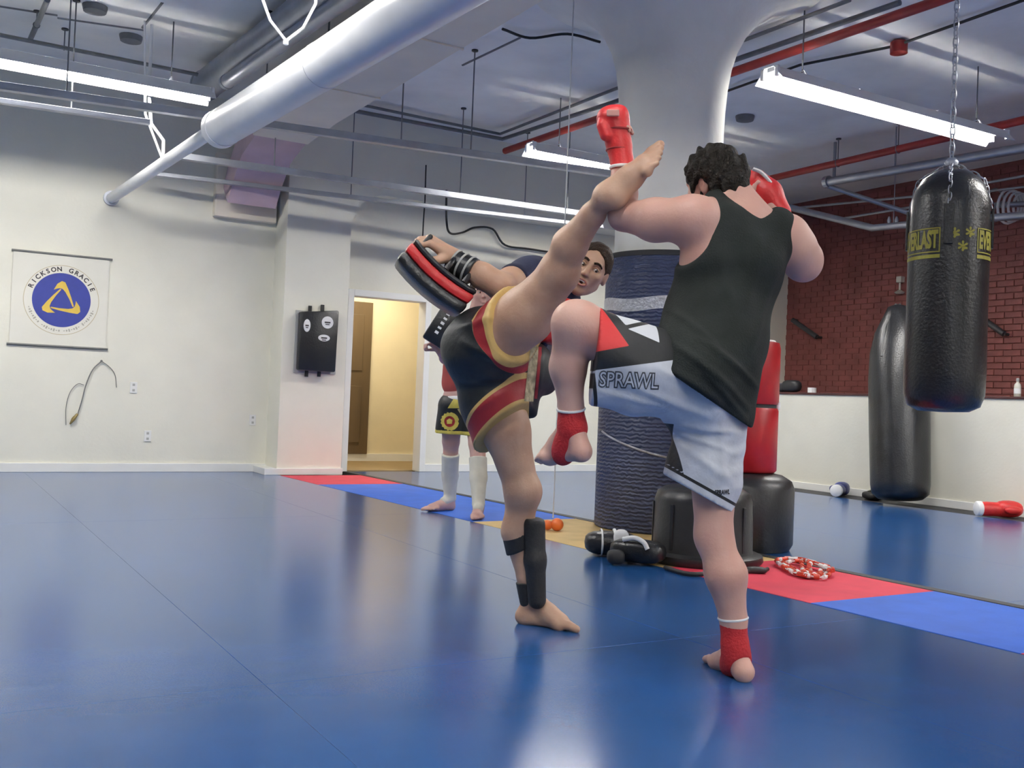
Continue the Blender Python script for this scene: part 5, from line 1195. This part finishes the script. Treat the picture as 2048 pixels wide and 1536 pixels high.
def panelsA(P):
    dk = -((P-CUTK[0])@CUTK[1]); ds_ = -((P-CUTS[0])@CUTS[1])
    mn = np.minimum; mx = np.maximum
    # only cloth round that leg belongs to its hem
    ck = 0.19-np.linalg.norm(P-J(1040, 650, 3.92), axis=1); cs_ = mn(0.23-np.linalg.norm(P-J(1000, 825, 4.05), axis=1), 0.0+((J(1058, 800, 4.05)-P)@RT))
    bk, bs = mn(0.085-dk, ck), mn(0.092-ds_, cs_)
    band = mx(bk, bs); red = mx(mn(mn(dk-0.016, 0.072-dk), ck), mn(mn(ds_-0.016, 0.078-ds_), cs_))
    return band, red
M_thai = layered('black_satin_shorts', (0.010, 0.012, 0.013), [(0.56, 0.38, 0.13), (0.30, 0.018, 0.022)], 0.5, bscale=26, noise=0.25)
kso, KSP, KSF = soft('shorts', ks, M_thai, pA, 0.006, panels=panelsA, crease=folds([((1035, 745), (930, 690), 0.011, 10), ((1035, 755), (925, 760), 0.010, 10), ((1030, 770), (940, 830), 0.008, 9), ((990, 640), (925, 660), 0.008, 9), ((1090, 700), (1075, 800), 0.008, 8)], ((1000, 700), o_k), 505.0))
def blob2(poly): return ([(x, y, 0) for x, y in poly], [tuple(range(len(poly)))])
decal((KSP, KSF), 'embroidered_stripe', mat('cream_gold_embroidery', (0.42, 0.36, 0.22), 0.6, noise=0.5, nscale=40), kso, vf=blob2([(-0.020, -0.12), (0.018, -0.12), (0.022, 0.10), (-0.012, 0.10)]), org=J(1064, 742, 3.9), ex=RT-UP*0.08, ey=UP+RT*0.12, cast=-FW, lift=0.003)
decal((KSP, KSF), 'embroidered_edge', M_kr, kso, vf=blob2([(-0.006, -0.11), (0.006, -0.11), (0.008, 0.10), (-0.004, 0.10)]), org=J(1078, 742, 3.9), ex=RT-UP*0.08, ey=UP+RT*0.12, cast=-FW, lift=0.0035)
# shin guard: padded plate on the front of the standing shin with two straps
sg_ = Body(); M_shin = mat('black_shin_pad', (0.012, 0.012, 0.013), 0.6, noise=0.2, nscale=14, bump=0.3, bscale=60)
sg_.chain([J(1068, 1050, 4.02), J(1070, 1120, 4.01), J(1074, 1200, 4.01)], [0.045, 0.042, 0.036], 0.02); sg_.chain([J(1068, 1050, 4.07), J(1070, 1120, 4.06), J(1074, 1200, 4.06)], [0.042, 0.040, 0.034], 0.03); sg_.cut(J(1068, 1036, 4.05), UP+RT*0.1); sg_.cut(J(1072, 1218, 4.05), -UP-RT*0.25)
sgo, _, _ = soft('shin_guard', sg_, M_shin, pA, 0.005)
st = Body(); st.cone(J(1036, 1055, 4.07), 0.071, J(1043, 1105, 4.068), 0.062, 0.01); st.cut(J(1039, 1056, 4.07), UP-RT*0.10); st.cut(J(1030, 1104, 4.07), -UP+RT*0.45); soft('strap', st, M_shin, sgo, 0.005)
st = Body(); st.cone(J(1052, 1150, 4.06), 0.047, J(1060, 1200, 4.06), 0.043, 0.01); st.cut(J(1054, 1162, 4.06), UP-RT*0.1); st.cut(J(1060, 1206, 4.06), -UP+RT*0.5); soft('strap', st, M_shin, sgo, 0.005)

# thai kick pads: thick curved block with red face band, straps and a grip
def thai_pad(name, a, b, face, th, wd, label, rim=None, bend=0.02, front=None):
    """a,b = middle of the two ends; face = direction the striking face looks"""
    a, b = V3(a), V3(b); e = nrm(b-a); n = nrm(V3(face)-e*(V3(face)@e)); s = np.cross(e, n); L = np.linalg.norm(b-a)
    t = thing(name, (a+b)/2, label, 'kick pad')
    def blk(n0, n1, w0, l0, l1, m, nm, par, bev=0.012):
        mb = MB(); K = 8
        for k in range(K+1):
            q = l0+(l1-l0)*k/K; c = a+e*L*q+n*bend*(1-(2*q-1)**2)
            for i, j in ((-1, n0), (1, n0), (1, n1), (-1, n1)): mb.v.append(tuple(c+s*w0*i+n*j))
        for k in range(K):
            for q in range(4): mb.f.append((k*4+q, k*4+(q+1) % 4, (k+1)*4+(q+1) % 4, (k+1)*4+q))
        mb.f += [(3, 2, 1, 0), tuple(K*4+q for q in range(4))]
        return mb.build(nm, m, par, bevel=bev, smooth=35)
    blk(-th*0.20, th*0.18, wd*0.97, 0.01, 0.99, rim or M_redg, 'red_band', t)
    blk(th*0.18, th*0.62, wd, 0.0, 1.0, front or M_leather, 'striking_face', t, 0.016)
    blk(-th*0.42, -th*0.20, wd*0.96, 0.02, 0.98, M_leather, 'back_board', t)
    for q in (0.52, 0.78):
        c = a+e*L*q+n*(bend*(1-(2*q-1)**2)-th*0.42)
        MB().tube([c+s*wd*0.8*math.cos(x)-n*0.075*math.sin(x) for x in np.linspace(0, math.pi, 12)], 0.012, 6).build('arm_strap', M_leather, t, smooth=60)
    c = a+e*L*0.13-n*th*0.42
    MB().tube([c+s*wd*0.55, c+s*wd*0.5-n*0.045, c-s*wd*0.5-n*0.045, c-s*wd*0.55], 0.011, 8).build('grip', M_blackmat, t, smooth=60)
    MB().obox(a+e*L*0.5-n*(th*0.42+0.004)+s*wd*0.85, (e, s, n), (L*0.34, 0.012, 0.004)).build('white_label', M_white, t)
    return t, a, e, n, s, L
fc = nrm(-RT*0.62-UP*0.75-FW*0.15)
thai_pad('kick_pad', J(812, 498, 4.06), J(938, 606, 4.10), fc, 0.115, 0.095, 'black and red kick pad strapped to the kicking man\'s outflung forearm')
# armguard of the pad round the forearm
ag = Body(); ag.cone(J(948, 545, 4.075), 0.058, J(900, 520, 4.10), 0.050, 0.01); ag.cut(J(946, 545, 4.075), J(946, 545, 4.075)-J(900, 520, 4.10)); ag.cut(J(901, 520, 4.10), J(900, 520, 4.10)-J(946, 545, 4.075))
ago, _, _ = soft('forearm_guard', ag, M_leather, pA, 0.005)
for q in (0.2, 0.5, 0.8):
    c = J(946, 545, 4.075)*(1-q)+J(901, 520, 4.10)*q; ee = nrm(J(901, 520, 4.10)-J(946, 545, 4.075)); a_ = nrm(np.cross(ee, UP)); c_ = np.cross(ee, a_)
    MB().tube([c+(0.0585-0.007*q)*(math.cos(t)*a_+math.sin(t)*c_) for t in np.linspace(0, 2*math.pi, 25)[:-1]], 0.005, 6, closed=True).build('pale_cord', mat('pale_grey_cord', (0.38, 0.38, 0.36), 0.7, noise=0.1, nscale=20), ago, smooth=60)
thai_pad('kick_pad', J(1106, 595, 4.22), J(1100, 690, 4.20), -FW*0.8+RT*0.6, 0.09, 0.07, 'red edged kick pad held against the kicking man\'s chest behind the raised knee', rim=M_redg, front=M_redg)

# ------------------------------------------------------------------ the third man, standing behind with a pad
SK3 = skinmat('ruddy_skin', (0.56, 0.32, 0.27), (0.64, 0.40, 0.34))
cb = Body(); dC = 7.75
fl_, fr_ = on(884, 1020, 2, 0.0), on(957, 1036, 2, 0.0)
cmid = (fl_+fr_)/2; dC = (cmid-CC)@FW
JC = lambda x, y, dd=0.0: J(x, y, dC+dd)
cb.cone(JC(905, 815), 0.10, JC(902, 880, 0.1), 0.068, 0.04); cb.cone(JC(902, 885, 0.1), 0.062, JC(900, 945, 0.2), 0.058, 0.03); cb.cone(JC(900, 945, 0.2), 0.058, JC(900, 998, 0.22), 0.038, 0.02)
cb.cone(JC(950, 815), 0.10, JC(955, 885, -0.1), 0.068, 0.04); cb.cone(JC(955, 890, -0.1), 0.062, JC(957, 955, -0.15), 0.058, 0.03); cb.cone(JC(957, 955, -0.15), 0.058, JC(957, 1012, -0.22), 0.038, 0.02)
fa = fz(JC(902, 1010, 0.22), 0.034); ta = fz(on(850, 1024, 2, 0.0), 0.015); foot(cb, JC(900, 1003, 0.22), fa, fz(fa*0.3+ta*0.7, 0.026), ta, (0, 0, 1), side=1)
fb_ = fz(JC(957, 1022, -0.20), 0.034); tb_ = fb_+nrm([-FW[0], -FW[1], 0])*0.22+np.array([0, 0, -0.018]); foot(cb, JC(957, 1016, -0.21), fb_, fz(fb_*0.3+tb_*0.7, 0.026), tb_, (0, 0, 1), side=1)
ETC = frame(RT, UP)
cb.ell(JC(930, 790), (0.165, 0.13, 0.13), ETC, 0.05); cb.ell(JC(935, 730), (0.165, 0.18, 0.125), ETC, 0.05); cb.ell(JC(940, 675), (0.185, 0.17, 0.125), ETC, 0.05)
cb.cone(JC(905, 650), 0.06, JC(985, 650), 0.06, 0.04); cb.cone(JC(948, 640), 0.062, JC(956, 612), 0.058, 0.03)
fC = nrm(-FW*0.95+RT*0.3); ECu = UP; EC = np.array([nrm(np.cross(ECu, fC)), ECu, fC]); EC[1] = np.cross(EC[2], EC[0]); chd = JC(961, 588, 0.0)
head(cb, chd, EC, 1.0)
# his right arm carries a pad, the left hangs
cb.chain([JC(900, 655), JC(892, 715, -0.1), JC(880, 700, -0.30)], [0.062, 0.048, 0.036], 0.03); hand(cb, JC(880, 700, -0.30), JC(858, 686, -0.32)-JC(880, 700, -0.30), UP, 1.0, 1.0, 1)
cb.chain([JC(990, 655), JC(1002, 720), JC(1000, 780, -0.1)], [0.062, 0.046, 0.034], 0.03); hand(cb, JC(1000, 780, -0.1), -UP, RT, 1.0, 0.6, 1)
pC, _, _ = soft('person', cb, SK3, None, 0.007, loc=fz(cmid, 0.0))
tag(pC, 'man in black and yellow shorts standing behind the kicker, mostly hidden', 'person')
face_parts(chd, EC, pC, 1.0, M_hair2, 0.0, SK3)
hb_ = Body(); r_, u_, f_ = EC; HP = lambda x, y, z: chd+x*r_+y*u_+z*f_
hb_.ell(HP(0, 0.034, -0.016), (0.083, 0.098, 0.100), EC, 0.02); hb_.ell(HP(0, -0.03, 0.080), (0.072, 0.100, 0.062), EC, 0.012, 'sub'); hb_.cut(HP(0, -0.04, 0), -u_)
hairmass('hair', hb_, M_hair2, pC, 0.006, 0.002, 220, 6)
M_rs = mat('faded_red_cotton', (0.40, 0.07, 0.06), 0.85, noise=0.1, nscale=9)
rs = Body(); rs.ell(JC(933, 735), (0.180, 0.19, 0.14), ETC, 0.05); rs.ell(JC(940, 675), (0.198, 0.18, 0.138), ETC, 0.05); rs.ell(JC(928, 765), (0.178, 0.14, 0.14), ETC, 0.05); rs.cone(JC(905, 652), 0.075, JC(985, 652), 0.075, 0.04); rs.cone(JC(902, 655), 0.075, JC(896, 685, -0.05), 0.068, 0.03); rs.cone(JC(988, 655), 0.075, JC(996, 685), 0.068, 0.03)
rs.cut(JC(930, 792), -UP); rs.wob(0.004, 30, 8); rso, _, _ = soft('shirt', rs, M_rs, pC, 0.008)
wbd = Body(); wbd.ell(JC(930, 797), (0.178, 0.055, 0.143), ETC, 0.01); soft('waistband', wbd, M_white, pC, 0.008)
cs = Body(); cs.cone(JC(905, 815), 0.115, JC(902, 880, 0.05), 0.125, 0.05); cs.cone(JC(950, 815), 0.115, JC(955, 885, -0.05), 0.118, 0.05); cs.ell(JC(928, 806), (0.176, 0.08, 0.145), ETC, 0.05); cs.wob(0.004, 30, 3)
cs.cut(JC(920, 869), -UP-RT*0.06); cs.shell(0.016)
M_cy = mat('yellow_trim', (0.62, 0.52, 0.10), 0.6, noise=0.15, nscale=20)
cso, CSP, CSF = soft('shorts', cs, M_kb, pC, 0.007, mats=[M_kb, M_cy], pick=lambda C, N: (((C-JC(920, 869))@nrm(UP+RT*0.06)) < 0.028).astype(int))
decal((CSP, CSF), 'yellow_triangle', M_cy, cso, vf=blob2([(-0.065, -0.045), (0.065, -0.045), (0.0, 0.055)]), org=JC(908, 806, -0.4), ex=RT, ey=UP, cast=-FW, lift=0.004)
decal((CSP, CSF), 'yellow_badge', M_cy, cso, vf=blob2([(0.065*math.cos(t)*(1+0.12*(k % 2)), 0.065*math.sin(t)*(1+0.12*(k % 2))) for k, t in enumerate(np.linspace(0, 2*math.pi, 33)[:-1])]), org=JC(894, 846, -0.4), ex=RT, ey=UP, cast=-FW, lift=0.004)
decal((CSP, CSF), 'badge_centre', M_kr, cso, vf=blob2([(0.042*math.cos(t), 0.042*math.sin(t)) for t in np.linspace(0, 2*math.pi, 25)[:-1]]), org=JC(894, 846, -0.4), ex=RT, ey=UP, cast=-FW, lift=0.006)
decal((CSP, CSF), 'badge_mark', M_cy, cso, vf=blob2([(-0.02, -0.018), (0.018, -0.018), (0.024, 0.012), (0.0, 0.024), (-0.022, 0.010)]), org=JC(894, 846, -0.4), ex=RT, ey=UP, cast=-FW, lift=0.008)
decal((CSP, CSF), 'yellow_flash', mat('pale_yellow_print', (0.55, 0.48, 0.22), 0.6, noise=0.15, nscale=20), cso, vf=blob2([(-0.06, 0.02), (0.0, 0.045), (0.05, -0.02), (-0.03, -0.03)]), org=JC(927, 826, -0.4), ex=RT, ey=UP, cast=-FW, lift=0.004)
for pts_, rr_ in (([JC(901, 908, 0.12), JC(900, 950, 0.2), JC(900, 998, 0.22)], [0.070, 0.066, 0.046]), ([JC(956, 915, -0.12), JC(957, 955, -0.15), JC(957, 1010, -0.22)], [0.070, 0.066, 0.046])):
    b = Body(); b.chain(pts_, rr_, 0.02); b.cut(pts_[0], pts_[0]-pts_[2]); b.cut(pts_[2], pts_[2]-pts_[0])
    if rr_: b.cone(pts_[2]-UP*0.0, 0.044, pts_[2]+(nrm(ta-fa) if pts_[0][0] < JC(930, 900)[0] else nrm(tb_-fb_))*0.06-UP*0.015, 0.040, 0.02)
    soft('shin_sleeve', b, mat('cream_elastic', (0.66, 0.64, 0.55), 0.8, noise=0.06, nscale=14), pC, 0.006)
t, a, e, n, s, L = thai_pad('kick_pad', JC(868, 690, -0.42), JC(912, 622, -0.42), nrm(-FW+RT*0.12), 0.11, 0.105, 'black kick pad with white marks carried by the man standing behind')
for k in range(5):
    c = a+e*L*(0.30+0.13*k)+n*(0.11*0.62+0.021)+s*-0.035
    MB().obox(c, (s, e, n), (0.014, 0.010-0.002*(k % 2), 0.002)).build('print_mark', M_white, t)
